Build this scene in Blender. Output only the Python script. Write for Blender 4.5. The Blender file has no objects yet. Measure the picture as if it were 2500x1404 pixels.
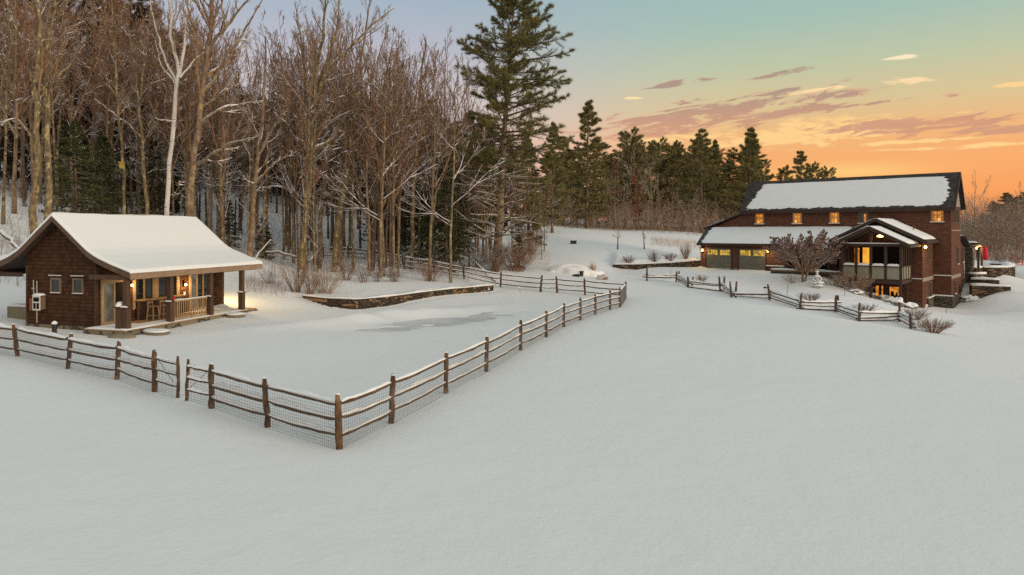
import bpy, math, random
import numpy as np
from mathutils import Vector, Matrix

# ------------------------------------------------------------------ camera, sky, sun, exposure
SC = bpy.context.scene
COL = SC.collection
CAMH, FPX, HOR = 4.9, 1667.0, 564.0          # eye height (m), focal length in pixels of the 2500 px photo, horizon row
cam = bpy.data.cameras.new('camera')
cam.sensor_width = 36; cam.lens = 36*FPX/2500; cam.shift_y = -(702-HOR)/2500
cam.clip_end = 3000; cam.clip_start = .1
camo = bpy.data.objects.new('camera', cam); COL.objects.link(camo)
camo.location = (0, 0, CAMH); camo.rotation_euler = (math.pi/2, 0, 0)
SC.camera = camo
SC.view_settings.view_transform = 'Standard'; SC.view_settings.look = 'None'
SC.view_settings.exposure = 0.0; SC.view_settings.gamma = 1
SC.cycles.max_bounces = 6; SC.cycles.diffuse_bounces = 3; SC.cycles.glossy_bounces = 2
SC.cycles.transparent_max_bounces = 8
SC.cycles.sample_clamp_indirect = 4
SC.cycles.use_denoising = False
SC.cycles.use_adaptive_sampling = False

def lin(r, g, b):
    f = lambda c: (c/255/12.92) if c/255 <= .04045 else ((c/255+.055)/1.055)**2.4
    return (f(r), f(g), f(b), 1)

def node(nt, typ, ins=None, **props):
    n = nt.nodes.new(typ)
    for k, v in props.items(): setattr(n, k, v)
    for k, v in (ins or {}).items():
        s = n.inputs[k]
        if isinstance(v, bpy.types.NodeSocket): nt.links.new(v, s)
        else: s.default_value = v
    return n
def mth(nt, op, a, b=0.0, c=0.0, clamp=False):
    n = nt.nodes.new('ShaderNodeMath'); n.operation = op; n.use_clamp = clamp
    for i, v in enumerate((a, b, c)):
        if isinstance(v, bpy.types.NodeSocket): nt.links.new(v, n.inputs[i])
        else: n.inputs[i].default_value = v
    return n.outputs[0]
def mixc(nt, f, a, b, blend='MIX'):
    n = nt.nodes.new('ShaderNodeMix'); n.data_type = 'RGBA'; n.blend_type = blend
    for i, v in ((0, f), (6, a), (7, b)):
        if isinstance(v, bpy.types.NodeSocket): nt.links.new(v, n.inputs[i])
        else: n.inputs[i].default_value = v
    return n.outputs[2]
def ramp(nt, fac, stops, interp='LINEAR'):
    n = nt.nodes.new('ShaderNodeValToRGB'); n.color_ramp.interpolation = interp
    e = n.color_ramp.elements
    while len(e) < len(stops): e.new(.5)
    for el, (p, c) in zip(e, stops):
        el.position = p; el.color = c if len(c) == 4 else (*c, 1)
    nt.links.new(fac, n.inputs[0])
    return n.outputs[0]
def sstep(nt, v, lo, hi):
    n = nt.nodes.new('ShaderNodeMapRange'); n.interpolation_type = 'SMOOTHSTEP'
    nt.links.new(v, n.inputs[0]); n.inputs[1].default_value = lo; n.inputs[2].default_value = hi
    return n.outputs[0]

def build_world():
    w = bpy.data.worlds.new('World'); SC.world = w; w.use_nodes = True
    nt = w.node_tree; nt.nodes.clear()
    tc = node(nt, 'ShaderNodeTexCoord')
    sp = node(nt, 'ShaderNodeSeparateXYZ', {0: tc.outputs['Generated']})
    X, Y, Z = sp.outputs
    az = mth(nt, 'ARCTAN2', X, Y); el = mth(nt, 'ARCSINE', Z)
    t = mth(nt, 'MULTIPLY', el, 1/1.5708, clamp=True)
    q = lambda r: r/1.5708
    right = ramp(nt, t, [(0, lin(236,150,98)), (q(.05), lin(247,153,84)), (q(.085), lin(249,163,90)), (q(.125), lin(243,177,110)),
        (q(.17), lin(219,193,140)), (q(.22), lin(192,196,160)), (q(.28), lin(164,190,176)), (q(.36), lin(152,184,182)), (q(.8), lin(172,190,196)), (1, lin(150,158,158))])
    left = ramp(nt, t, [(0, lin(236,190,170)), (q(.09), lin(226,188,182)), (q(.17), lin(208,190,190)), (q(.25), lin(186,182,192)),
        (q(.33), lin(160,176,190)), (q(.8), lin(172,190,196)), (1, lin(150,158,158))])
    back = ramp(nt, t, [(0, lin(178,170,162)), (q(.25), lin(212,205,196)), (q(.6), lin(224,219,210)), (q(1.0), lin(182,184,181)), (1, lin(150,158,158))])
    c = mixc(nt, sstep(nt, az, -.16, .34), left, right)
    aab = mth(nt, 'ABSOLUTE', az)
    c = mixc(nt, sstep(nt, aab, 1.3, 2.2), c, mixc(nt, 1.0, back, (1.42, 1.36, 1.30, 1), 'MULTIPLY'))
    def A(px, py):
        a = math.atan((px-1250)/FPX); return a, math.atan((HOR-py)/FPX*math.cos(a))
    def blob(px, py, wx, wy, slope):
        a0, e0 = A(px, py)
        dx = mth(nt, 'SUBTRACT', az, a0)
        dy = mth(nt, 'SUBTRACT', mth(nt, 'SUBTRACT', el, e0), mth(nt, 'MULTIPLY', dx, slope))
        u = mth(nt, 'DIVIDE', dx, wx/FPX); v = mth(nt, 'DIVIDE', dy, wy/FPX)
        s = mth(nt, 'ADD', mth(nt, 'MULTIPLY', u, u), mth(nt, 'MULTIPLY', v, v))
        return mth(nt, 'POWER', 2.718, mth(nt, 'MULTIPLY', s, -1.0))
    def total(bs):
        o = None
        for b in bs:
            g = blob(*b); o = g if o is None else mth(nt, 'MAXIMUM', o, g)
        return o
    # glow above the hidden sun
    c = mixc(nt, mth(nt, 'MULTIPLY', blob(2070, 420, 150, 20, 0), .6), c, lin(255, 214, 125))
    warp = node(nt, 'ShaderNodeCombineXYZ', {0: mth(nt, 'MULTIPLY', az, 7.0), 1: mth(nt, 'ADD', mth(nt, 'MULTIPLY', el, 42.0), mth(nt, 'MULTIPLY', az, -5.0)), 2: 3.1}).outputs[0]
    nz = node(nt, 'ShaderNodeTexNoise', {'Vector': warp, 'Scale': 2.6, 'Detail': 9.0, 'Roughness': .64, 'Distortion': .7}).outputs[0]
    warp2 = node(nt, 'ShaderNodeCombineXYZ', {0: mth(nt, 'MULTIPLY', az, 16.0), 1: mth(nt, 'MULTIPLY', el, 60.0), 2: 8.7}).outputs[0]
    nz2 = node(nt, 'ShaderNodeTexNoise', {'Vector': warp2, 'Scale': 1.5, 'Detail': 6.0, 'Roughness': .6, 'Distortion': .8}).outputs[0]
    def dens(n, m, k, off, soft):
        v = mth(nt, 'ADD', mth(nt, 'MULTIPLY', mth(nt, 'SUBTRACT', n, .5), k), m)
        return mth(nt, 'MULTIPLY', sstep(nt, v, off, off+soft), sstep(nt, m, .03, .30))
    dark = total([(1640, 206, 78, 9, .10), (1915, 178, 76, 7, .10), (1720, 268, 140, 24, .02), (1840, 262, 170, 26, .16), (2060, 230, 90, 13, .06), (1640, 298, 230, 30, .04),
        (1900, 280, 190, 18, .12), (2230, 305, 230, 18, 0), (2430, 318, 150, 11, 0), (2325, 234, 26, 5, 0), (2080, 258, 90, 5, .05), (1560, 330, 130, 12, 0)])
    bright = total([(1985, 318, 190, 30, .06), (2200, 140, 36, 5, 0), (2222, 196, 54, 9, 0), (2490, 204, 40, 5, 0), (1650, 338, 190, 10, 0), (2230, 345, 170, 5, 0),
        (1545, 240, 30, 3.5, 0), (1900, 345, 200, 12, 0), (2350, 275, 26, 4, 0), (2000, 219, 70, 4, .08), (2400, 355, 150, 5, 0)])
    dm = dens(nz, dark, 3.6, .47, .40)
    bm = dens(nz2, bright, 2.9, .40, .45)
    cd = mixc(nt, sstep(nt, el, .13, .2), lin(208,146,112), lin(172,138,122))
    c = mixc(nt, mth(nt, 'MULTIPLY', bm, .97), c, mixc(nt, sstep(nt, el, .16, .22), lin(255,206,132), lin(253,232,192)))
    c = mixc(nt, mth(nt, 'MULTIPLY', dm, .92), c, cd)
    rim = mth(nt, 'MULTIPLY', mth(nt, 'MULTIPLY', dm, mth(nt, 'SUBTRACT', 1.0, dm)), sstep(nt, nz2, .45, .7))
    c = mixc(nt, mth(nt, 'MULTIPLY', rim, 1.6, clamp=True), c, lin(255,190,140))
    bg = node(nt, 'ShaderNodeBackground', {'Color': c, 'Strength': SKY})
    sky = node(nt, 'ShaderNodeTexSky'); sky.sky_type = 'NISHITA'; sky.sun_disc = False
    sky.sun_elevation = SUN_EL; sky.sun_rotation = SUN_AZ
    bg2 = node(nt, 'ShaderNodeBackground', {'Color': sky.outputs[0], 'Strength': .02})
    ad = node(nt, 'ShaderNodeAddShader', {0: bg.outputs[0], 1: bg2.outputs[0]})
    out = node(nt, 'ShaderNodeOutputWorld', {'Surface': ad.outputs[0]})
    w.cycles.sampling_method = 'MANUAL'; w.cycles.sample_map_resolution = 512

SKY = .95
SUN_EL, SUN_AZ = math.radians(9), math.radians(118)
build_world()
sl = bpy.data.lights.new('sun', 'SUN'); sl.energy = 1.5; sl.angle = math.radians(14); sl.color = (1, .78, .56)
so = bpy.data.objects.new('sun', sl); COL.objects.link(so)
_d = Vector((math.sin(SUN_AZ)*math.cos(SUN_EL), math.cos(SUN_AZ)*math.cos(SUN_EL), math.sin(SUN_EL)))
so.rotation_euler = _d.to_track_quat('Z', 'Y').to_euler(); so.location = (60, -20, 40)

# ------------------------------------------------------------------ helpers
RNG = np.random.default_rng(7)
random.seed(7)
def W(px, py, D):
    return ((px-1250)/FPX*D, D, CAMH-(py-HOR)/FPX*D)

def tag(o, label=None, cat=None, group=None, kind=None):
    if label: o['label'] = label
    if cat: o['category'] = cat
    if group: o['group'] = group
    if kind: o['kind'] = kind
    return o
def empty(name, loc, rz=0, label=None, cat=None, group=None):
    o = bpy.data.objects.new(name, None); COL.objects.link(o)
    o.location = loc; o.rotation_euler = (0, 0, rz); o.empty_display_size = .3
    return tag(o, label, cat, group)

def arr_mesh(name, chunks, smooth=True):
    """chunks: list of (V (n,3), F (m,k)) -> one mesh"""
    vs, ls, tot = [], [], []; off = 0
    for V, Fa in chunks:
        V = np.asarray(V, float).reshape(-1, 3); Fa = np.asarray(Fa, int)
        vs.append(V); ls.append((Fa+off).ravel()); tot.append(np.full(len(Fa), Fa.shape[1], int)); off += len(V)
    V = np.concatenate(vs); L = np.concatenate(ls); T = np.concatenate(tot)
    me = bpy.data.meshes.new(name)
    me.vertices.add(len(V)); me.vertices.foreach_set('co', V.ravel().astype(np.float32))
    me.loops.add(len(L)); me.loops.foreach_set('vertex_index', L.astype(np.int32))
    me.polygons.add(len(T)); st = np.concatenate([[0], np.cumsum(T)[:-1]])
    me.polygons.foreach_set('loop_start', st.astype(np.int32)); me.polygons.foreach_set('loop_total', T.astype(np.int32))
    me.polygons.foreach_set('use_smooth', np.full(len(T), smooth))
    me.update(calc_edges=True); me.validate()
    return me
def link(name, me, mat, parent=None):
    if mat and not me.materials: me.materials.append(mat)
    o = bpy.data.objects.new(name, me); COL.objects.link(o)
    if parent: o.parent = parent
    return o

def tubes(P, R, k, cap=False):
    P = np.asarray(P, float); R = np.asarray(R, float)
    if P.ndim == 2: P = P[None]; R = R[None]
    N, n, _ = P.shape
    T = np.gradient(P, axis=1); T /= np.linalg.norm(T, axis=2, keepdims=True)+1e-9
    m = P[:, -1]-P[:, 0]; m /= np.linalg.norm(m, axis=1, keepdims=True)+1e-9
    ref = np.where(np.abs(m[:, 2:3]) > .8, np.array([[1., 0, 0]]), np.array([[0, 0, 1.]]))[:, None, :]
    a = np.cross(T, np.broadcast_to(ref, T.shape)); a /= np.linalg.norm(a, axis=2, keepdims=True)+1e-9
    b = np.cross(a, T)
    ang = np.arange(k)/k*2*np.pi + np.pi/2
    V = P[:, :, None, :]+R[:, :, None, None]*(np.cos(ang)[None, None, :, None]*a[:, :, None, :]+np.sin(ang)[None, None, :, None]*b[:, :, None, :])
    base = (np.arange(N)*n*k)[:, None, None]+(np.arange(n-1)*k)[None, :, None]
    j = np.arange(k)[None, None, :]; j2 = (np.arange(k)+1) % k
    Fq = np.stack([base+j, base+j2[None, None, :], base+k+j2[None, None, :], base+k+j], -1).reshape(-1, 4)
    out = [(V.reshape(-1, 3), Fq)]
    if cap:
        for i in range(N):
            out.append((V[i, 0], np.arange(k)[None, ::-1])); out.append((V[i, -1], np.arange(k)[None]))
    return out

class MB:
    """collects solids in local coordinates"""
    def __init__(s): s.c = []
    def box(s, x0, x1, y0, y1, z0, z1):
        x0, x1 = min(x0, x1), max(x0, x1); y0, y1 = min(y0, y1), max(y0, y1); z0, z1 = min(z0, z1), max(z0, z1)
        V = [(x0,y0,z0),(x1,y0,z0),(x1,y1,z0),(x0,y1,z0),(x0,y0,z1),(x1,y0,z1),(x1,y1,z1),(x0,y1,z1)]
        s.c.append((V, [(0,3,2,1),(4,5,6,7),(0,1,5,4),(1,2,6,5),(2,3,7,6),(3,0,4,7)])); return s
    def bar(s, p0, p1, w, h, up=(0, 0, 1)):
        p0, p1, up = Vector(p0), Vector(p1), Vector(up)
        t = (p1-p0).normalized(); a = t.cross(up)
        a = a.normalized() if a.length > 1e-4 else Vector((1, 0, 0)); b = a.cross(t)
        V = []
        for p in (p0, p1):
            for i, j in ((-1,-1),(1,-1),(1,1),(-1,1)): V.append(tuple(p+a*(i*w/2)+b*(j*h/2)))
        s.c.append((V, [(0,3,2,1),(4,5,6,7),(0,1,5,4),(1,2,6,5),(2,3,7,6),(3,0,4,7)])); return s
    def prism(s, poly, axis, a0, a1):
        """poly in the two other axes, extruded along axis ('x': poly=(y,z); 'y': poly=(x,z); 'z': poly=(x,y))"""
        n = len(poly); f = {'x': lambda p, a: (a, p[0], p[1]), 'y': lambda p, a: (p[0], a, p[1]), 'z': lambda p, a: (p[0], p[1], a)}[axis]
        V = [f(p, a0) for p in poly]+[f(p, a1) for p in poly]
        s.c.append((V, [[i, (i+1) % n, n+(i+1) % n, n+i] for i in range(n)]))
        s.c.append((V[:n], [list(range(n))[::-1]])); s.c.append((V[n:], [list(range(n))])); return s
    def tube(s, pts, radii, k=6, cap=True):
        s.c += tubes(np.array(pts, float), np.array(radii, float) if np.ndim(radii) else np.full(len(pts), radii), k, cap); return s
    def lathe(s, prof, cx=0, cy=0, k=12):
        n = len(prof); V = []
        for r, z in prof:
            for i in range(k): V.append((cx+r*math.cos(2*math.pi*i/k), cy+r*math.sin(2*math.pi*i/k), z))
        Fq = [(a*k+i, a*k+(i+1) % k, (a+1)*k+(i+1) % k, (a+1)*k+i) for a in range(n-1) for i in range(k)]
        s.c.append((V, Fq)); s.c.append((V[:k], [list(range(k))[::-1]])); s.c.append((V[-k:], [list(range(k))])); return s
    def blob(s, c, r, seed=0, amp=.18, flat=None, n=10):
        rg = np.random.default_rng(seed); ph = rg.uniform(0, 6.28, 6); th = np.linspace(0.001, math.pi-.001, n); la = np.linspace(0, 2*math.pi, n*2, endpoint=False)
        TH, LA = np.meshgrid(th, la, indexing='ij')
        rr = 1+amp*(np.sin(2*LA+ph[0]+TH*2)+.7*np.sin(3*LA+ph[1]-2*TH)*np.sin(TH)+.6*np.sin(5*TH+ph[2])*np.sin(LA+ph[3])+.3*np.sin(7*LA+ph[4])*np.sin(TH))
        V = np.stack([c[0]+r[0]*rr*np.sin(TH)*np.cos(LA), c[1]+r[1]*rr*np.sin(TH)*np.sin(LA), c[2]+r[2]*rr*np.cos(TH)], -1).reshape(-1, 3)
        m = n*2
        s.c.append((V, [(i*m+j, (i+1)*m+j, (i+1)*m+(j+1) % m, i*m+(j+1) % m) for i in range(n-1) for j in range(m)])); return s
    def build(s, name, mat, parent=None, off=(0, 0, 0), smooth=False, rec=True):
        ch = [(np.asarray(V, float)+np.array(off), Fa) for V, Fa in s.c]
        me = arr_mesh(name, ch, smooth)
        if rec:
            import bmesh
            bm = bmesh.new(); bm.from_mesh(me); bmesh.ops.recalc_face_normals(bm, faces=bm.faces); bm.to_mesh(me); bm.free()
        return link(name, me, mat, parent)

# ------------------------------------------------------------------ materials
def mat(name, base=(.5,.5,.5), rough=.8, spec=.3, metal=0):
    m = bpy.data.materials.new(name); m.use_nodes = True; nt = m.node_tree
    b = nt.nodes['Principled BSDF']
    b.inputs['Base Color'].default_value = (*base[:3], 1); b.inputs['Roughness'].default_value = rough
    b.inputs['Specular IOR Level'].default_value = spec; b.inputs['Metallic'].default_value = metal
    return m, nt, b
def objco(nt): return node(nt, 'ShaderNodeTexCoord').outputs['Object']
def geopos(nt): return node(nt, 'ShaderNodeNewGeometry').outputs['Position']
def bump(nt, b, h, strength=.3, dist=.05):
    n = node(nt, 'ShaderNodeBump', {'Height': h, 'Strength': strength, 'Distance': dist}); nt.links.new(n.outputs[0], b.inputs['Normal'])
def noise(nt, vec, scale, detail=4, rough=.55, out=0):
    return node(nt, 'ShaderNodeTexNoise', {'Vector': vec, 'Scale': scale, 'Detail': detail, 'Roughness': rough}).outputs[out]

def snow_over(nt, col, lo=.35, hi=.7, amount=1.0, nscale=2.0, cut=.45):
    """mix snow on up-facing sides of a twig or stone"""
    g = node(nt, 'ShaderNodeNewGeometry')
    z = node(nt, 'ShaderNodeSeparateXYZ', {0: g.outputs['Normal']}).outputs[2]
    f = sstep(nt, z, lo, hi)
    n = sstep(nt, noise(nt, g.outputs['Position'], nscale, 2), cut-.04, cut+.06)
    f = mth(nt, 'MULTIPLY', mth(nt, 'MULTIPLY', f, n), amount)
    return mixc(nt, f, col, (.84, .85, .87, 1))

def m_snow(name, base=(.785, .80, .80), grain=.35, dist=.03):
    m, nt, b = mat(name, base, .75, .25)
    p = geopos(nt)
    h = mth(nt, 'ADD', mth(nt, 'MULTIPLY', noise(nt, p, 1.3, 4), 1.2), mth(nt, 'ADD', mth(nt, 'MULTIPLY', noise(nt, p, 9, 5, .65), .55), mth(nt, 'MULTIPLY', noise(nt, p, 60, 3, .7), .10)))
    bump(nt, b, h, grain, dist)
    c = mixc(nt, noise(nt, p, 40, 3, .7), (base[0]*.98, base[1]*.98, base[2]*.982, 1), (min(base[0]*1.02, .9), min(base[1]*1.02, .9), min(base[2]*1.02, .92), 1))
    nt.links.new(c, b.inputs['Base Color'])
    b.inputs['Subsurface Weight'].default_value = 0
    return m
M = {}
M['snow'] = m_snow('snow ground', grain=.42, dist=.05)
M['roofsnow'] = m_snow('snow on roofs', grain=.3)
M['railsnow'] = m_snow('snow on rails', grain=.3)

def m_bark(name, c1, c2, lichen=None, snow=1.0, cut=.5, scale=6, lo=.3, hi=.65):
    m, nt, b = mat(name, c1, .9, .15)
    p = geopos(nt)
    st = node(nt, 'ShaderNodeMapping', {'Vector': p, 'Scale': (1, 1, .25)}).outputs[0]
    n = noise(nt, st, scale, 5, .7)
    c = mixc(nt, sstep(nt, n, .3, .7), (*c1, 1), (*c2, 1))
    if lichen: c = mixc(nt, sstep(nt, noise(nt, p, 2.2, 5, .7), .5, .66), c, (*lichen, 1))
    c = snow_over(nt, c, lo, hi, snow, 1.7, cut)
    nt.links.new(c, b.inputs['Base Color']); bump(nt, b, n, .6, .04)
    return m
M['bark'] = m_bark('grey brown bark', (.075,.050,.032), (.27,.19,.122), (.31,.24,.13), 1, .42)
M['lichen'] = m_bark('lichen bark', (.08,.056,.034), (.27,.20,.112), (.43,.35,.18), 1, .42)
M['darkbark'] = m_bark('dark bark', (.06,.042,.03), (.15,.105,.075), None, 1, .56)
M['birch'] = m_bark('white birch bark', (.50,.45,.40), (.72,.68,.62), None, 1, .5, 4)
def birchbands(m):
    nt = m.node_tree; b = nt.nodes['Principled BSDF']; src = b.inputs['Base Color'].links[0].from_socket
    p = geopos(nt); st = node(nt, 'ShaderNodeMapping', {'Vector': p, 'Scale': (.8, .8, 7)}).outputs[0]
    f = sstep(nt, noise(nt, st, 1.6, 3, .6), .62, .7)
    nt.links.new(mixc(nt, f, src, (.06,.05,.045,1)), b.inputs['Base Color'])
birchbands(M['birch'])
M['twig'] = m_bark('brown twigs', (.135,.076,.043), (.32,.20,.118), None, 1, .46)
M['redtwig'] = m_bark('reddish twigs', (.135,.066,.036), (.31,.165,.095), None, 1, .49)
M['paletwig'] = m_bark('pale twigs', (.25,.18,.12), (.40,.30,.2), None, 1, .52)
M['snowtwig'] = m_bark('snow laden twigs', (.12,.075,.05), (.22,.14,.10), None, 1, .42, lo=.05, hi=.4)
def m_needle(name, c1, c2, snow=0.0, cut=.6):
    m, nt, b = mat(name, c1, .7, .2)
    p = geopos(nt)
    c = mixc(nt, sstep(nt, noise(nt, p, 1.1, 4, .6), .35, .65), (*c1, 1), (*c2, 1))
    if snow: c = snow_over(nt, c, .25, .7, snow, 1.2, cut)
    nt.links.new(c, b.inputs['Base Color'])
    return m
M['pine'] = m_needle('white pine needles', (.11,.102,.032), (.23,.20,.07))
M['pineright'] = m_needle('distant pine needles', (.14,.125,.045), (.30,.255,.10))
M['darkpine'] = m_needle('dark evergreen needles', (.05,.038,.021), (.115,.086,.047), .8, .58)
M['hemlock'] = m_needle('hemlock needles', (.04,.05,.02), (.10,.105,.042), .9, .64)
M['oakleaf'] = m_needle('dry oak leaves', (.20,.085,.045), (.34,.15,.085), .5, .6)
M['grassdry'] = m_needle('dry tan grass', (.36,.22,.11), (.55,.36,.2))

def m_shingle(name, c1, c2, mortar, row=.14, wid=.16, var=.5):
    m, nt, b = mat(name, c1, .85, .15)
    o = objco(nt); s = node(nt, 'ShaderNodeSeparateXYZ', {0: o})
    u = mth(nt, 'ADD', s.outputs[0], s.outputs[1])
    v = node(nt, 'ShaderNodeCombineXYZ', {0: u, 1: s.outputs[2], 2: 0.0}).outputs[0]
    br = node(nt, 'ShaderNodeTexBrick', {'Vector': v, 'Color1': (*c1, 1), 'Color2': (*c2, 1), 'Mortar': (*mortar, 1), 'Scale': 1.0, 'Mortar Size': .012, 'Mortar Smooth': .3, 'Bias': -.1, 'Brick Width': wid, 'Row Height': row})
    # weathering and an overlapping-course profile
    c = mixc(nt, mth(nt, 'MULTIPLY', noise(nt, o, 1.4, 5, .65), var), br.outputs[0], (c2[0]*1.5, c2[1]*1.5, c2[2]*1.45, 1))
    nt.links.new(c, b.inputs['Base Color'])
    fr = mth(nt, 'FRACT', mth(nt, 'DIVIDE', s.outputs[2], row))
    h = mth(nt, 'ADD', mth(nt, 'SUBTRACT', 1.0, fr), mth(nt, 'MULTIPLY', br.outputs[1], -.6))
    bump(nt, b, h, .9, .03)
    return m
M['cabinshingle'] = m_shingle('cabin cedar shingles', (.022,.0105,.006), (.078,.035,.017), (.004,.003,.002), .18, .2, .5)
M['houseshingle'] = m_shingle('house stained shingles', (.082,.034,.022), (.150,.066,.043), (.046,.020,.014), .15, .31, .4)
def m_wood(name, c1, c2, rough=.75, scale=3, axis=2):
    m, nt, b = mat(name, c1, rough, .2)
    o = objco(nt); sc = [9, 9, 9]; sc[axis] = .8
    n = noise(nt, node(nt, 'ShaderNodeMapping', {'Vector': o, 'Scale': sc}).outputs[0], scale, 5, .65)
    n2 = noise(nt, o, 1.5, 3)
    c = mixc(nt, sstep(nt, mth(nt, 'ADD', mth(nt, 'MULTIPLY', n, .7), mth(nt, 'MULTIPLY', n2, .3)), .3, .7), (*c1, 1), (*c2, 1))
    nt.links.new(c, b.inputs['Base Color']); bump(nt, b, n, .4, .01)
    return m
M['brownwood'] = m_wood('brown stained wood', (.055,.03,.019), (.11,.064,.042))
M['darkwood'] = m_wood('dark stained wood', (.035,.021,.016), (.07,.043,.032))
M['fascia'] = m_wood('fascia board', (.07,.043,.03), (.15,.096,.068), axis=0)
M['eave'] = m_wood('weathered eave board', (.20,.13,.085), (.34,.235,.16), axis=1)
M['palewood'] = m_wood('light varnished wood', (.26,.17,.09), (.42,.29,.16))
M['trim'] = m_wood('window trim', (.12,.085,.06), (.21,.15,.105))
M['grayboard'] = m_wood('gray green boards', (.20,.19,.145), (.29,.27,.2))
M['garagedoor'] = m_wood('gray olive door paint', (.12,.115,.09), (.17,.16,.125))
M['postwood'] = m_bark('cedar post wood', (.045,.026,.015), (.16,.09,.048), (.24,.145,.08), .95, .5, 9, .55, .85)
M['railwood'] = m_bark('cedar rail wood', (.06,.036,.021), (.185,.112,.062), (.12,.095,.065), .9, .66, 9, .55, .85)
M['zigwood'] = m_bark('weathered gray rail wood', (.05,.036,.027), (.15,.112,.08), None, 1, .36, 9, .25, .6)
def m_roofing(name):
    m, nt, b = mat(name, (.05,.045,.043), .9, .2)
    o = objco(nt); s = node(nt, 'ShaderNodeSeparateXYZ', {0: o})
    v = node(nt, 'ShaderNodeCombineXYZ', {0: s.outputs[0], 1: mth(nt, 'MULTIPLY', s.outputs[2], 1.0), 2: 0.0}).outputs[0]
    br = node(nt, 'ShaderNodeTexBrick', {'Vector': v, 'Color1': (.045,.041,.04,1), 'Color2': (.085,.078,.075,1), 'Mortar': (.018,.017,.017,1), 'Scale': 1.0, 'Mortar Size': .012, 'Brick Width': .3, 'Row Height': .13})
    nt.links.new(br.outputs[0], b.inputs['Base Color']); bump(nt, b, br.outputs[1], -.6, .03)
    return m
M['roofing'] = m_roofing('asphalt shingles')
def m_stone(name, pal, scale=3.2, flat=2.2, mortar=(.02,.018,.015), snow=.0):
    m, nt, b = mat(name, pal[0], .9, .2)
    o = objco(nt); s = node(nt, 'ShaderNodeSeparateXYZ', {0: o})
    u = mth(nt, 'ADD', s.outputs[0], s.outputs[1])
    v = node(nt, 'ShaderNodeCombineXYZ', {0: u, 1: mth(nt, 'MULTIPLY', s.outputs[2], flat), 2: 0.0}).outputs[0]
    vv = mixc(nt, .12, v, node(nt, 'ShaderNodeTexNoise', {'Vector': o, 'Scale': 2.0}).outputs[1])
    ce = node(nt, 'ShaderNodeTexVoronoi', {'Vector': vv, 'Scale': scale}, feature='F1')
    ed = node(nt, 'ShaderNodeTexVoronoi', {'Vector': vv, 'Scale': scale}, feature='DISTANCE_TO_EDGE')
    k = node(nt, 'ShaderNodeSeparateColor', {0: ce.outputs['Color']}).outputs[0]
    c = ramp(nt, k, [(i/(len(pal)-1), (*p, 1)) for i, p in enumerate(pal)], 'CONSTANT')
    c = mixc(nt, mth(nt, 'MULTIPLY', noise(nt, o, 14, 4, .7), .5), c, (pal[0][0]*.5, pal[0][1]*.5, pal[0][2]*.5, 1))
    e = sstep(nt, ed.outputs['Distance'], .02, .09)
    c = mixc(nt, e, (*mortar, 1), c)
    if snow: c = snow_over(nt, c, .4, .8, snow, 3, .4)
    nt.links.new(c, b.inputs['Base Color']); bump(nt, b, e, .9, .05)
    return m
M['wallstone'] = m_stone('dry stone wall', [(.075,.055,.036), (.12,.085,.05), (.055,.045,.035), (.24,.165,.095), (.09,.07,.05), (.32,.19,.11), (.11,.09,.065)], 2.6, 2.6)
M['foundstone'] = m_stone('cut foundation stone', [(.20,.165,.11), (.25,.21,.14), (.17,.14,.1)], 1.1, 1.6, (.07,.055,.04))
M['housestone'] = m_stone('house base stone', [(.13,.105,.075), (.18,.145,.1), (.10,.085,.065), (.22,.18,.12)], 2.4, 2.2)
def m_rock(name, c1, c2, snow=1.0):
    m, nt, b = mat(name, c1, .9, .2); p = geopos(nt); n = noise(nt, p, 3, 6, .7)
    c = mixc(nt, n, (*c1, 1), (*c2, 1)); c = snow_over(nt, c, .1, .45, snow, .9, .2)
    nt.links.new(c, b.inputs['Base Color']); bump(nt, b, n, .7, .08); return m
M['rock'] = m_rock('snowy boulder', (.10,.085,.07), (.26,.23,.2))
M['barerock'] = m_rock('tan rock', (.16,.11,.07), (.34,.24,.15), .5)
M['concrete'] = m_rock('rough stone footing', (.17,.14,.1), (.27,.23,.16), 0)
def m_plain(name, c, rough=.5, spec=.4, metal=0, amp=.25):
    m, nt, b = mat(name, c, rough, spec, metal)
    n = noise(nt, objco(nt), 5, 4)
    nt.links.new(mixc(nt, n, (*[x*(1-amp) for x in c], 1), (*[min(1, x*(1+amp)) for x in c], 1)), b.inputs['Base Color'])
    return m
M['black'] = m_plain('black metal', (.015,.014,.013), .5)
M['glass'] = m_plain('dark window glass', (.012,.012,.013), .06, .7, 0, .1)
M['void'] = m_plain('dark interior surface', (.012,.009,.008), .9, .1)  # near black puts the shade of recesses and openings into the colour
M['white'] = m_plain('white painted wood', (.62,.60,.55), .6)
M['red'] = m_plain('red umbrella fabric', (.62,.012,.03), .7)
M['orange'] = m_plain('orange chair paint', (.75,.13,.03), .55)
M['statuestone'] = m_rock('pale carved stone', (.35,.36,.33), (.5,.5,.46), .95)
M['yellow'] = m_plain('yellow plastic', (.42,.27,.03), .6)
M['wire'] = m_plain('galvanised wire', (.10,.10,.10), .55, .4, .3)
M['pipe'] = m_plain('gray conduit', (.35,.32,.28), .5)
M['rust'] = m_plain('rusty red metal', (.25,.07,.04), .7)
M['bronze'] = m_plain('bronze lantern', (.05,.035,.02), .4)
M['siding'] = m_plain('gray gable boards', (.27,.23,.18), .8)
def m_emit(name, c, strength, var=None, scale=2.0):
    m, nt, b = mat(name, (.02,.02,.02), .15, .5)
    col = (*c, 1)
    if var:
        k = noise(nt, objco(nt), scale, 3, .6)
        col = mixc(nt, sstep(nt, k, .36, .6), (*var, 1), (*c, 1))
    nt_in = b.inputs['Emission Color']
    if isinstance(col, tuple): nt_in.default_value = col
    else: nt.links.new(col, nt_in)
    b.inputs['Emission Strength'].default_value = strength
    return m
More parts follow.
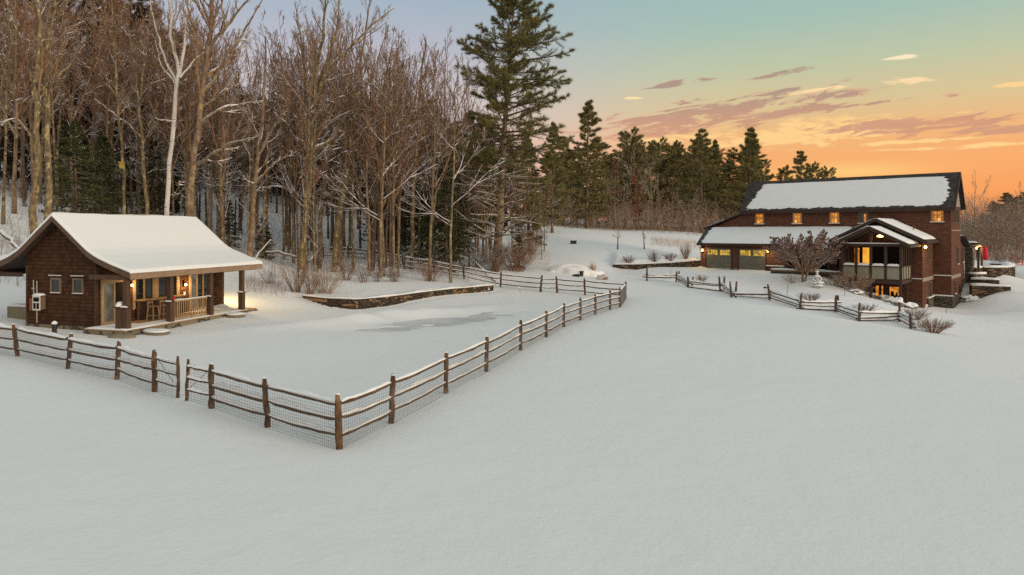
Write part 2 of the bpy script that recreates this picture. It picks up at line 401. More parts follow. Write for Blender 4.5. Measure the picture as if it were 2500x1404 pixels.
M['litwin'] = m_emit('lit window glass', (.95,.36,.035), .8, (.42,.13,.012), 3.2)
M['litgarage'] = m_emit('lit garage glass', (.9,.55,.06), .8, (.25,.14,.02), 2.6)
M['litdoor'] = m_emit('lit doorway', (1.0,.50,.05), .95, (.85,.32,.03), 1.6)
M['litcabin'] = m_emit('lit cabin glass', (.36,.32,.22), .34, (.16,.13,.08), 2.0)  # emission paints snow reflected in the door pane; the glass door is lit
M['litcurtain'] = m_emit('backlit curtain', (.50,.17,.018), .7, (.33,.10,.01), 4)  # dimmer emission for strips added to vary the glowing panes
M['litlamp'] = m_emit('lamp behind the glass', (1.0,.55,.10), 1.1, (.9,.4,.05), 5)  # brighter emission for an added patch; no lamp stands behind it
M['bulb'] = m_emit('lamp glass', (1.0,.62,.16), 14)
M['whitebulb'] = m_emit('warm bulb', (1.0,.72,.3), 14)

# icy pond surface
def m_ice():
    m, nt, b = mat('pond ice', (.4,.43,.45), .35, .5)
    p = geopos(nt)
    c = mixc(nt, sstep(nt, noise(nt, p, .6, 5, .6), .4, .62), (.60,.625,.635,1), (.74,.755,.765,1))
    nt.links.new(c, b.inputs['Base Color']); return m
M['ice'] = m_ice()

def lamp(name, loc, power, color=(1,.62,.25), size=.06, parent=None):
    l = bpy.data.lights.new(name, 'POINT'); l.energy = power; l.color = color; l.shadow_soft_size = size
    o = bpy.data.objects.new(name, l); COL.objects.link(o); o.location = loc
    if parent: o.parent = parent
    return o

# ------------------------------------------------------------------ terrain
HC = np.array([40.93, 63.61]); HR = np.array([.7528, -.6582]); HB = np.array([.6582, .7528]); HANG = -.7184
def hw(s, t): p = HC-HR*s+HB*t; return float(p[0]), float(p[1])        # house plan: s to the left along the front, t to the back
CO = np.array([-21.88, 33.11]); CA = .279
CU = np.array([math.sin(CA), math.cos(CA)]); CV = np.array([math.cos(CA), -math.sin(CA)])
def cw(v, u): p = CO+CV*v+CU*u; return float(p[0]), float(p[1])        # cabin plan: v to the right, u to the back

G = []
def gp(X, Y, Z): G.append((X, Y, Z))
def gpx(px, py, D): G.append(W(px, py, D))
for p in [(-40,-30,.6),(0,-30,0),(40,-30,-.6),(-15,4,0),(0,4,0),(15,4,-.15),(0,15.3,0),(-8.4,18.9,0),(-18.7,25.8,.12),(-32,20,.5),(-55,22,1.6),
          (-3.08,17.4,0),(-.9,23.8,0),(.35,28,0),(3,35.5,0),(5.6,43,0),(8.3,50.4,.02),(12,25,-.1),(25,18,-.6),(45,15,-1.4),(20,35,-.25),(14,45,0)]: gp(*p)
for v, u, z in [(2.2,-.6,.12),(5,-1,.03),(5.2,5,.08),(5,9,.2),(0,-.8,.12),(-3,-.5,.25),(-5,3,.7),(-5.5,8,1.4),(0,11,.9),(3,11.5,.55)]: gp(*cw(v, u), z)
for p in [(-31,37,.9),(-36,42,2.6),(-36,50,5.2),(-45,60,8.0),(-24,50,1.9),(-26,57,4.2),(-60,45,6)]: gp(*p)
for p in [(-8,41,-.02),(-1.5,50,.02),(-5,36,-.02),(0,42,-.02),(-12,36,0),(-14.5,42,.05),(-9,30,0),(-12.5,47,.35),(-7.7,51.6,.75),(-1.5,56.5,.25),(-12,52,1.0)]: gp(*p)
for px, z, D in [(1133,.8,58),(1222,.45,55),(1320,.22,52.5),(1428,.12,51),(987,1.45,62),(860,2.3,66)]: gp((px-1250)/FPX*D, D, z)
for px, D, z in [(0,75,9.5),(300,72,6.2),(500,70,4.2),(700,63,1.9),(700,78,4.8),(700,96,8.6),(950,75,3.2),(950,96,6.6),(1100,66,2.0),(1200,62,1.35),(1250,80,3.4),(700,140,15),(100,110,16),(1100,120,8.6)]:
    gp((px-1250)/FPX*D, D, z)
for px, py, D in [(1325,549,112),(1500,560,116),(1700,567,122),(1400,594,86),(1450,642,69),(1600,600,92),(1560,640,71.5),(1690,637,76),(1330,640,68),(1330,600,84),(1560,690,60),(1500,664,68.5),(1640,664,68.5)]: gpx(px, py, D)
gp((1325-1250)/FPX*135, 135, 5.4); gp((1600-1250)/FPX*145, 145, 4.6); gp((1830-1250)/FPX*150, 150, 4.4)
for s, t, z in [(22,-6,.8),(18,-6,.82),(14,-6.4,.8),(11,-5.8,.8),(16,-10,.55),(20,0,.85),(24,2,.9),(8.2,-6.2,.75),(9.2,-9.5,.45),(7.2,-10.2,.0),(5.2,-10,-.75),(3,-9.8,-1.35),(4.6,-6.5,-1.5),(2.2,-5.6,-1.8),(1.2,-5.5,-1.95),
                (0,-1,-2.22),(-1.5,1,-2.2),(-1.2,5.2,-1.95),(-1.6,9,-1.35),(-4,-2,-2.3),(0,-5,-2.25),(-6,10,-1.0),(5,5,-1.5),(15,6,.8),(-8,14,.25),(-6,18,.5),(-14,16,.4),(-20,12,.2)]: gp(*hw(s, t), z)
for px, py, D in [(1700,704,57.5),(1800,722,52),(1900,736,49),(2060,765,45.5),(2230,808,40.5),(2300,790,46),(2440,830,41),(2450,760,58),(1995,706,58),(1880,705,60),(2120,735,52),(2200,758,50),(2480,700,74)]: gpx(px, py, D)
gp(50.7,71,.62); gp(44.6,63.6,-.95); gp(47.2,64.4,-.9); gp(46.5,67.2,-.25); gp(47.5,69,.25); gp(53,76,.6); gp(60,100,.6); gp(90,100,1.5); gp(80,60,-2.4); gp(50,140,2); gp(110,160,5); gp(70,30,-2.5); gp(60,-20,-2)
for a in range(-80, 100, 20):
    D = 260; X = math.tan(math.radians(a*.8))*D; gp(X, D, 14 if a < -10 else (8 if a < 25 else 5))
G = np.array(G)
def tps_fit(P):
    x = P[:, :2]/30; n = len(x)
    r = np.linalg.norm(x[:, None]-x[None], axis=2)
    K = np.where(r > 0, r*r*np.log(r+1e-12), 0)+np.eye(n)*2e-3
    A = np.zeros((n+3, n+3)); A[:n, :n] = K; A[:n, n] = 1; A[:n, n+1:] = x; A[n, :n] = 1; A[n+1:, :n] = x.T
    return x, np.linalg.solve(A, np.concatenate([P[:, 2], np.zeros(3)]))
_tx, _tw = tps_fit(G)
def poly_sd(pts, X, Y):
    """distance to an open polyline, signed (+ on the left of its direction), and the arc parameter 0..1"""
    pts = np.array(pts, float); seg = np.linalg.norm(np.diff(pts, axis=0), axis=1); acc = np.concatenate([[0], np.cumsum(seg)])
    best = np.full(X.shape, 1e9); sg = np.ones(X.shape); arc = np.zeros(X.shape)
    for i in range(len(pts)-1):
        d = pts[i+1]-pts[i]; q = np.stack([X-pts[i, 0], Y-pts[i, 1]], -1)
        tt = np.clip((q@d)/(d@d), 0, 1); v = q-tt[..., None]*d; dist = np.linalg.norm(v, axis=-1)
        cr = d[0]*q[..., 1]-d[1]*q[..., 0]; m = dist < best
        best = np.where(m, dist, best); sg = np.where(m, np.sign(cr), sg); arc = np.where(m, (acc[i]+tt*seg[i])/acc[-1], arc)
    return best*sg, arc
def ss(x, a, b): t = np.clip((x-a)/(b-a), 0, 1); return t*t*(3-2*t)
POOLWALL = [(-14.05,46.4),(-12.0,44.5),(-9.9,43.5),(-8.35,44.9),(-6.84,47.5),(-5.1,50.0),(-3.3,51.8),(-1.6,53.4)]
GARWALL = [(10.3,69.8),(12.6,69.5),(16.5,71.3),(20.7,75.0)]
DRIVE = [(11,60),(18,62.5),(24,61),(29,54),(33,47.5),(40,44),(60,42)]
def vnoise(X, Y, f, seed):
    rg = np.random.default_rng(seed); o = np.zeros(X.shape)
    for k in range(7):
        a = rg.uniform(0, 6.28); w = f*rg.uniform(.6, 1.7); p = rg.uniform(0, 6.28)
        o += np.sin((X*math.cos(a)+Y*math.sin(a))*w+p+1.3*np.sin((X*math.sin(a)-Y*math.cos(a))*w*.7+p*2))
    return o/7
def ground(X, Y):
    X = np.asarray(X, float); Y = np.asarray(Y, float); sh = X.shape
    x = np.stack([X.ravel(), Y.ravel()], -1)/30
    z = np.zeros(len(x))
    for i in range(0, len(x), 20000):
        r2 = ((x[i:i+20000, None]-_tx[None])**2).sum(-1)
        z[i:i+20000] = (.5*r2*np.log(r2+1e-12))@_tw[:-3]+_tw[-3]+x[i:i+20000]@_tw[-2:]
    z = z.reshape(sh)
    far = ss(Y, 200, 330); z = z*(1-far)+far*10
    # step behind the pool wall and behind the wall by the garage
    d, a = poly_sd(POOLWALL, X, Y)
    z = z+.42*ss(d, -.05, .25)*np.exp(-np.maximum(d, 0)/2.5)*ss(a, .0, .12)*(1-ss(a, .985, 1.0))*(np.abs(d) < 20)
    z = z-.10*np.exp(-((d+.5)/.6)**2)
    d, a = poly_sd(GARWALL, X, Y)
    z = z+.72*ss(d, -.05, .25)*np.exp(-np.maximum(d, 0)/4)*ss(a, 0.0, .02)*(1-ss(a, .99, 1.0))*(np.abs(d) < 20)
    # pond hollow with wind drifts along its far side
    c, s_ = math.cos(.75), math.sin(.75); u = (X+3.6)*c+(Y-38.2)*s_; v = -(X+3.6)*s_+(Y-38.2)*c
    e = (u/6.8)**2+((v+.25*np.sin(u*.9))/2.3)**2
    z = z-.17*np.exp(-e**1.5)*(1+.8*vnoise(X*.6+Y*.3, Y, 3.2, 5))
    u2 = X*.75+Y*.66; dr = np.exp(-((v-3.2+.25*np.sin(u*.7))/1.1)**2)*np.exp(-((u+2.5)/6.5)**2)
    z = z+dr*(.26+.20*vnoise(X+Y*.3, Y, 1.8, 9)+.10*np.abs(np.sin(u*1.15+v*.8)))
    # driveway wheel ruts and ploughed edges
    d, a = poly_sd(DRIVE, X, Y); m = np.exp(-(d/3.0)**4)*ss(a, 0, .06)
    z = z+m*(.06*np.sin(d*5.5+.6*np.sin(a*40))+.02*vnoise(X, Y, 6, 3)-.05)+.10*np.exp(-((np.abs(d)-3.3)/.5)**2)*ss(a, 0, .06)*(1+.8*vnoise(X, Y, 3.5, 4))
    # soft undulation, rougher in the woods
    z = z+.035*vnoise(X, Y, .55, 1)+.012*vnoise(X, Y, 2.1, 2)
    wood = ss(Y, 54, 66)*(1-ss(X, -4, 6)); z = z+wood*(.16*vnoise(X, Y, .9, 6)+.07*vnoise(X, Y, 3.0, 8))
    return z
def gz(x, y): return float(ground(np.array([x]), np.array([y]))[0])

def axis(lo, a, b, hi, d, g=1.16):
    core = list(np.arange(a, b+d, d)); up = [core[-1]]; st = d
    while up[-1] < hi: st *= g; up.append(up[-1]+st)
    dn = [core[0]]; st = d
    while dn[-1] > lo: st *= g; dn.append(dn[-1]-st)
    return np.array(dn[:0:-1]+core+up[1:])
gx = axis(-600, -30, 48, 600, .36); gy = axis(-120, 10, 76, 900, .36)
GX, GY = np.meshgrid(gx, gy, indexing='xy'); GZ = ground(GX, GY)
nx, ny = len(gx), len(gy); idx = np.arange(nx*ny).reshape(ny, nx)
gf = np.stack([idx[:-1, :-1], idx[:-1, 1:], idx[1:, 1:], idx[1:, :-1]], -1).reshape(-1, 4)
go = link('snow_ground', arr_mesh('snow_ground', [(np.stack([GX, GY, GZ], -1).reshape(-1, 3), gf)]), M['snow']); tag(go, kind='structure')
# frozen water of the pond: an ice sheet at pond level that the snow only partly covers
th = np.linspace(0, 2*math.pi, 60, endpoint=False)
ICEZ = -.135
icev = [(-3.6+7.6*math.cos(a)*math.cos(.75)-3.2*math.sin(a)*math.sin(.75), 38.2+7.6*math.cos(a)*math.sin(.75)+3.2*math.sin(a)*math.cos(.75), ICEZ) for a in th]
io = link('pond_ice', arr_mesh('pond_ice', [(icev, [list(range(60))])]), M['ice']); tag(io, kind='structure')

# ------------------------------------------------------------------ trees
def children(P, R, L, M_, rng, tmin, tmax, ang, ratio, nseg, upb, wob, rk=.6, rmin=.006, flat=0, taper=.25, lenpow=1.0):
    """M_ child branches per parent, all at once"""
    N, n, _ = P.shape; M_ = int(M_)
    pi = np.repeat(np.arange(N), M_); k = len(pi)
    t = np.tile((np.arange(M_)+.5)/M_, N)+rng.uniform(-.5, .5, k)/M_; t = tmin+(tmax-tmin)*np.clip(t, 0, 1)
    f = t*(n-1); i = np.minimum(f.astype(int), n-2); w = (f-i)[:, None]
    st = P[pi, i]*(1-w)+P[pi, i+1]*w; tg = P[pi, i+1]-P[pi, i]; tg /= np.linalg.norm(tg, axis=1, keepdims=True)+1e-9
    r0 = np.maximum((R[pi, i]*(1-w[:, 0])+R[pi, i+1]*w[:, 0])*rk, rmin)
    q = rng.normal(size=(k, 3)); q[:, 2] *= (1-flat); q -= (q*tg).sum(1, keepdims=True)*tg; q /= np.linalg.norm(q, axis=1, keepdims=True)+1e-9
    a = np.radians(rng.uniform(ang[0], ang[1], k))[:, None]
    d = tg*np.cos(a)+q*np.sin(a)
    ln = L[pi]*ratio*(1.12-t)**lenpow*rng.uniform(.65, 1.25, k)
    pts = [st]; cur = st
    for s in range(nseg):
        d = d+rng.normal(size=(k, 3))*wob+np.array([0, 0, upb]); d /= np.linalg.norm(d, axis=1, keepdims=True)
        cur = cur+d*(ln/nseg)[:, None]; pts.append(cur)
    P2 = np.stack(pts, 1); R2 = np.maximum(r0[:, None]*np.linspace(1, taper, nseg+1)[None], rmin*.6)
    return P2, R2, ln

def bare_tree(seed, H, r, lean=(0, 0), cs=.35, nl=16, ang=(22, 48), ratio=.38, upb=.10, dens=1.0, wob=.08, twig=.009, fork=0, levels=3, trunk=None, limbs=None, tw_ang=(18, 46), snowk=.5):
    """returns (trunk chunks, crown chunks) with the base at the origin"""
    rng = np.random.default_rng(seed)
    if trunk is None:
        n = 11; t = np.linspace(0, 1, n)
        wx = np.cumsum(rng.normal(size=n))*.010*H; wy = np.cumsum(rng.normal(size=n))*.010*H
        P0 = np.stack([lean[0]*t**1.3*H+wx*t, lean[1]*t*H+wy*t, t*H], -1); P0[0, 2] = -.3
        R0 = r*np.maximum((1-t)**.8, .05); R0[0] *= 1.35
    else:
        P0 = np.array(trunk[0], float); R0 = np.array(trunk[1], float)
    tr = tubes(P0, R0, 9); cr = []
    L0 = np.array([H]); A = [(P0[None], R0[None], L0)]
    if fork:
        Pf, Rf, Lf = children(P0[None], R0[None], L0, fork, rng, max(.12, cs-.12), cs+.28, (14, 30), .62, 9, .06, .06, .8, taper=.12, lenpow=.6)
        tr += tubes(Pf, Rf, 7); A.append((Pf, Rf, Lf))
    if limbs:
        for pts, rr in limbs:
            Q = np.array(pts, float); L = np.linalg.norm(np.diff(Q, axis=0), axis=1).sum(); rad = np.linspace(rr, rr*.25, len(Q))
            tr += tubes(Q, rad, 7); A.append((Q[None], rad[None], np.array([L])))
    B = []; SS = [(P, R) for P, R, L in A[1:]]
    for i, (P, R, L) in enumerate(A):
        k = max(3, int((nl if i == 0 else nl*.55)*dens)); rt = ratio if i == 0 else ratio*1.15
        c = children(P, R, L, k, rng, cs if i == 0 else .2, .98, ang, rt, 7, upb, wob, .55, twig*1.9)
        B.append(c); SS.append((c[0], c[1])); cr += tubes(c[0], c[1], 5)
    for P, R, L in B:
        c1 = children(P, R, L, max(4, int(6*dens)), rng, .22, .98, tw_ang, .58, 4, upb*.6, wob*1.3, .65, twig*1.25)
        cr += tubes(c1[0], c1[1], 4); SS.append((c1[0], c1[1]))
        if levels >= 2:
            c2 = children(*c1, max(3, int(4.5*dens)), rng, .15, 1, tw_ang, .62, 3, upb*.4, wob*1.5, .7, twig); cr += tubes(c2[0], c2[1], 3)
            if levels >= 3:
                c3 = children(*c2, 2, rng, .2, 1, (18, 45), .7, 2, .03, .15, .75, twig*.8); cr += tubes(c3[0], c3[1], 3)
    return tr, cr, limb_snow(SS, rng, keep=snowk)

def limb_snow(sets, rng, keep=.6, rk=.95, k=5):
    out = []
    for P, R in sets:
        T = np.gradient(P, axis=1); T /= np.linalg.norm(T, axis=2, keepdims=True)+1e-9
        lvl = np.clip(1-np.abs(T[..., 2])/.82, 0, 1)**.6*(rng.random(len(P)) < keep)[:, None]
        n = P.shape[1]; w = np.clip(.25+1.1*np.sin(np.linspace(0, 9, n)[None]+rng.uniform(0, 6.28, len(P))[:, None]), 0, 1)
        r = R*rk*lvl*np.maximum(w, .0); m = r.max(1) > .006
        if m.any():
            rr = np.where(r[m] > .003, r[m]+.016, .0004); Q = P[m].copy(); Q[..., 2] += R[m]*.75+rr*.3
            out += tubes(Q, rr, k)
    return out
def blades(C, A, rng, nb, Lb, wb, spread=.8):
    k = len(C)*nb; c = np.repeat(C, nb, 0); a = np.repeat(A, nb, 0)
    d = a+rng.normal(size=(k, 3))*spread; d /= np.linalg.norm(d, axis=1, keepdims=True)
    q = np.cross(d, rng.normal(size=(k, 3))); q /= np.linalg.norm(q, axis=1, keepdims=True)+1e-9
    ln = Lb*rng.uniform(.6, 1.2, k)[:, None]
    V = np.stack([c-q*wb, c+q*wb, c+d*ln], 1).reshape(-1, 3)
    return [(V, np.arange(k*3).reshape(-1, 3))]

def pine_tree(seed, H, r, cs=.25, spread=.22, whorl=.75, per=5, lean=(0, 0), prof=None, side=8, nb=9, Lb=.30, wb=.020, tufts=4, dead=0, droop=-.03, gap=.15, skew=0, ang=(70, 98), wobx=.006, tip=.12):
    rng = np.random.default_rng(seed); n = 12; t = np.linspace(0, 1, n)
    wx = np.cumsum(rng.normal(size=n))*wobx*H
    P0 = np.stack([lean[0]*t*H+wx*t, lean[1]*t*H, t*H], -1); P0[0, 2] = -.4; R0 = r*np.maximum((1-t)**.85, .05); R0[0] *= 1.25
    tr = tubes(P0, R0, 8); fo = []; limb = []; dead_ch = []
    zs = np.arange(cs*H, H*.985, whorl); pts, dirs, lens, rr = [], [], [], []
    for z in zs:
        tt = z/H; u = (tt-cs)/(1-cs)
        env = prof(tt) if prof else (spread*H*(1-u)**.75*(.72+.28*min(1, u*6))+tip)
        ph = rng.uniform(0, 6.28); k = per+rng.integers(-1, 2)
        for j in range(k):
            if rng.random() < gap: continue
            a = ph+j*6.283/k+rng.normal()*.25; L = env*rng.uniform(.6, 1.18)*(1+skew*math.cos(a))
            el = math.radians(90-rng.uniform(*ang))+u*.35
            f = tt*(n-1); i = min(int(f), n-2); base = P0[i]+(P0[i+1]-P0[i])*(f-i); base = base+np.array([0, 0, rng.normal()*.12])
            pts.append(base); dirs.append((math.cos(a)*math.cos(el), math.sin(a)*math.cos(el), math.sin(el))); lens.append(L); rr.append(.016+.013*L)
    st = np.array(pts); d = np.array(dirs); ln = np.array(lens); k = len(st); nseg = 6; P = [st]; cur = st
    for s in range(nseg):
        d = d+rng.normal(size=(k, 3))*.05+np.array([0, 0, droop if s < 3 else .07]); d /= np.linalg.norm(d, axis=1, keepdims=True)
        cur = cur+d*(ln/nseg)[:, None]; P.append(cur)
    P = np.stack(P, 1); R = np.array(rr)[:, None]*np.linspace(1, .25, nseg+1)[None]
    limb += tubes(P, R, 5)
    s1 = children(P, R, ln, side, rng, .22, 1.0, (28, 62), .36, 3, .03, .07, .5, .008, flat=.72)
    limb += tubes(s1[0], s1[1], 3)
    for (Q, m, lo) in ((s1[0], tufts, .2), (P, tufts*2, .45)):
        N_, n_, _ = Q.shape; f = (lo+(1-lo)*np.linspace(0, 1, m))*(n_-1)
        for ff in f:
            i = min(int(ff), n_-2); c = Q[:, i]+(Q[:, i+1]-Q[:, i])*(ff-i); a = Q[:, i+1]-Q[:, i]; a /= np.linalg.norm(a, axis=1, keepdims=True)+1e-9
            fo += blades(c, a*.7+np.array([0, 0, .25]), rng, nb, Lb, wb, .62)
    if dead:
        dl = children(P0[None], R0[None], np.array([H]), dead, rng, .10, cs+.06, (68, 98), .16, 5, .02, .06, .25, .03, taper=.3, lenpow=.1); tr += tubes(dl[0], dl[1], 5)
        d2 = children(*dl, 4, rng, .3, 1, (25, 55), .4, 3, .01, .1, .6, .012); tr += tubes(d2[0], d2[1], 4)
    return tr, limb, fo

NAMES3 = ('trunk', 'branches', 'crown'); NAMES2 = ('trunk', 'crown', 'snow')
def make_tree(name, parts, loc, mats, rz=0, label=None, cat='tree', group=None, scale=1.0, names=None):
    o = empty(name, loc, rz, label, cat, group); o.scale = (scale,)*3
    names = NAMES3 if names is None else names
    for pn, ch, m in zip(names, parts, mats):
        if ch:
            c = link(pn, arr_mesh(name+'_'+pn, ch), m, o)
            if pn == 'snow': c['kind'] = 'stuff'
    return o
def dup(root, loc, rz, scale, label=None, group=None):
    o = root.copy(); COL.objects.link(o); o.location = loc; o.rotation_euler = (0, 0, rz); o.scale = scale
    for ch in root.children:
        c = ch.copy(); COL.objects.link(c); c.parent = o
    if label: o['label'] = label
    if group: o['group'] = group
    return o

# -- hero bare trees, traced at their own distance
def hero(name, label, D, trunk, limbs, mats, seed, nl=14, cs=.35, dens=1.0, depthdrift=0.0, ratio=.22, twig=.010, ang=(25, 55), levels=3, z0=None, base=None, group=None):
    """trunk: [(px,py,width px)], limbs: [([(px,py)..], width px, sideways depth)]"""
    b = W(trunk[0][0], trunk[0][1], D); g = gz(b[0], b[1]); org = np.array([b[0], b[1], g])
    tp = []; tr_ = []
    for i, (px, py, w) in enumerate(trunk):
        dd = D+depthdrift*i; p = np.array(W(px, py, dd))-org; tp.append(p); tr_.append(.60*w/FPX*D/2)
    tp[0][2] = min(tp[0][2], 0)-.3
    # resample the trunk smoothly
    tp = np.array(tp); tr_ = np.array(tr_); k = np.linspace(0, len(tp)-1, max(8, 3*len(tp)))
    T = np.stack([np.interp(k, np.arange(len(tp)), tp[:, j]) for j in range(3)], -1); RR = np.interp(k, np.arange(len(tp)), tr_)
    rg = np.random.default_rng(seed); T[1:] += rg.normal(size=(len(T)-1, 3))*.05
    lb = []
    for pts, w, dz in limbs:
        n = len(pts); Q = [np.array(W(px, py, D+dz*(i/(n-1))))-org for i, (px, py) in enumerate(pts)]
        kk = np.linspace(0, n-1, 3*n); Q = np.array(Q); Q = np.stack([np.interp(kk, np.arange(n), Q[:, j]) for j in range(3)], -1); Q[1:] += rg.normal(size=(len(Q)-1, 3))*.05
        lb.append((Q, .8*w/FPX*D/2))
    H = T[-1, 2]
    tr, cr, sn = bare_tree(seed, H, .2, snowk=.75, cs=cs, nl=int(nl*.85), ang=ang, ratio=ratio*1.7, dens=dens*.95, upb=.13, trunk=(T, RR), limbs=lb, twig=twig, levels=levels)
    return make_tree(name, (tr, cr, sn), tuple(org), (*mats, M['railsnow']), 0, label, 'tree', group, names=NAMES2)

hero('birch_tree', 'white barked birch rising behind the middle of the cabin roof', 52, [(403,575,19),(412,430,17),(425,280,16),(437,190,14),(432,150,13),(416,80,11),(420,0,9),(418,-90,5)],
     [([(437,190),(450,110),(455,30),(470,-70)],11,1.5),([(432,200),(400,140),(380,70),(366,0)],8,-1),([(428,205),(395,160),(378,100)],5,1),([(440,190),(480,140),(520,110)],6,1),([(420,295),(380,290)],5,-1)], (M['birch'], M['paletwig']), 11, nl=9, cs=.45, ratio=.16, dens=.8)
hero('maple_tree', 'big grey tree with long snowy limbs to the right of the white birch', 50, [(452,590,29),(468,440,26),(486,290,23),(500,180,21),(512,90,19),(517,0,16),(520,-110,9)],
     [([(482,402),(505,385),(560,352),(600,338),(640,330)],11,-2),([(487,300),(540,265),(590,252),(640,246)],9,1),([(492,262),(530,240),(560,205),(596,160)],9,1.5),
      ([(493,225),(530,190),(570,120),(605,60),(640,0)],13,2),([(512,110),(550,70),(590,20),(640,-40)],12,-1.5),([(500,160),(480,90),(460,30),(450,-40)],9,1),([(468,420),(445,470),(440,520)],8,.5),([(515,60),(540,10),(560,-60)],9,1)], (M['bark'], M['twig']), 12, nl=16, cs=.4, ratio=.2, dens=1.1)
hero('lichen_tree', 'yellow lichened trunk leaning right from the cabin roof apex, forking high up', 48, [(112,590,26),(118,450,24),(114,300,20),(112,160,17),(118,90,12),(130,40,9),(140,-60,5)],
     [([(116,215),(150,180),(185,140),(205,110)],8,1.5),([(112,170),(100,120),(96,60),(90,-40)],9,-1),([(120,200),(100,235),(96,270)],6,-1)], (M['lichen'], M['twig']), 13, nl=13, cs=.35, ratio=.2)
hero('lichen_tree', 'thick mossy trunk standing at the left edge of the cabin roof', 47, [(82,590,30),(86,450,26),(92,330,22),(90,200,19),(96,80,15),(92,-20,11),(90,-120,6)],
     [([(88,250),(75,170),(50,90),(20,20)],8,1),([(86,300),(108,250),(116,200)],7,1),([(82,340),(40,290),(0,300)],6,-1)], (M['lichen'], M['twig']), 14, nl=14, cs=.4, ratio=.2)
hero('slender_tree', 'thin straight yellowish trunk with a yellow box on it behind the cabin ridge', 54, [(306,590,13),(302,450,12),(294,330,11),(286,220,10),(278,110,8),(270,0,6),(266,-90,3)],
     [([(290,290),(260,262),(230,240)],4,1),([(283,200),(310,250),(330,260)],4,1),([(279,120),(262,60),(250,0)],4,-1)], (M['lichen'], M['twig']), 15, nl=16, cs=.3, ratio=.16)
hero('slender_tree', 'forked yellowish trunk between the yellow box tree and the white birch', 56, [(362,590,16),(352,430,14),(342,280,12),(334,210,10),(322,120,8),(306,40,6),(295,-60,4)],
     [([(338,250),(350,170),(362,90),(366,10)],7,1.5),([(345,340),(320,305),(290,290),(260,300)],6,-1),([(347,370),(368,300),(385,250)],5,1)], (M['lichen'], M['twig']), 16, nl=15, cs=.3, ratio=.17)
hero('maple_tree', 'curving tree with a crooked snowy trunk just right of the cabin roof end', 54, [(606,660,24),(618,560,20),(620,470,18),(628,380,15),(640,300,11),(646,200,9),(650,90,6)],
     [([(622,450),(600,440),(585,420)],6,-1),([(624,445),(660,410),(695,385),(722,370)],8,1),([(630,380),(655,335),(685,290),(700,240)],9,1.5),([(620,470),(650,455),(690,455)],5,-1)], (M['bark'], M['snowtwig']), 17, nl=15, cs=.35, ratio=.2)
hero('maple_tree', 'tall multi stemmed tree with the highest crown in the middle of the woods', 57, [(735,660,26),(742,560,22),(757,460,22),(762,360,21),(768,270,18),(772,180,14),(790,60,10),(800,-40,6)],
     [([(764,365),(800,350),(840,290),(875,265),(902,232)],12,1.5),([(766,280),(792,250),(840,235)],8,-1),([(768,270),(745,190),(735,90),(720,10)],11,2),([(770,240),(805,150),(825,60),(830,-30)],12,-1.5),([(772,200),(850,120),(905,60),(960,20)],10,1),([(758,430),(740,380),(730,350)],6,1)], (M['lichen'], M['twig']), 18, nl=18, cs=.42, ratio=.24, dens=1.15)
hero('maple_tree', 'leaning trunk with long low snowy limbs reaching right above the shrubs', 58, [(815,660,22),(822,560,20),(838,470,18),(850,390,17),(862,300,14),(878,200,11),(890,90,8),(905,-20,4)],
     [([(848,400),(880,330),(895,280),(900,240)],9,1),([(852,370),(836,310),(820,260),(815,200)],9,-1),([(863,290),(900,200),(930,120),(950,60)],8,1.5)], (M['lichen'], M['twig']), 19, nl=16, cs=.35, ratio=.22)
hero('maple_tree', 'dark trunk with two long snow covered limbs pointing right over the back fence', 60, [(780,640,18),(784,520,17),(786,480,16),(800,420,14),(806,340,12),(815,240,9),(820,140,5)],
     [([(786,485),(820,466),(860,445),(890,425),(918,408)],10,-1.5),([(792,470),(825,445),(858,440)],7,-1),([(797,420),(830,400),(838,372)],5,1),([(795,440),(770,400),(765,360)],6,1)], (M['bark'], M['snowtwig']), 20, nl=12, cs=.4, ratio=.2)
hero('slender_tree', 'spotted pale trunk with stubby snowy branches left of the tall pine', 62, [(1003,640,16),(1008,520,15),(1012,420,14),(1020,330,13),(1024,230,10),(1032,150,7),(1040,90,4)],
     [([(1016,350),(1050,330),(1062,322)],6,1),([(1022,290),(1050,270),(1075,310)],5,-1),([(1010,410),(985,440),(960,500)],6,1),([(1024,240),(1060,180),(1070,120)],6,1)], (M['lichen'], M['redtwig']), 21, nl=16, cs=.4, ratio=.2)
hero('slender_tree', 'reddish thin trunk between the multi stemmed tree and the pale spotted trunk', 60, [(908,650,14),(915,520,13),(922,400,12),(930,300,10),(938,220,7),(950,130,4)],
     [([(925,380),(940,300),(960,230)],6,1),([(918,470),(890,420),(880,370)],5,-1)], (M['darkbark'], M['redtwig']), 22, nl=18, cs=.3, ratio=.22)

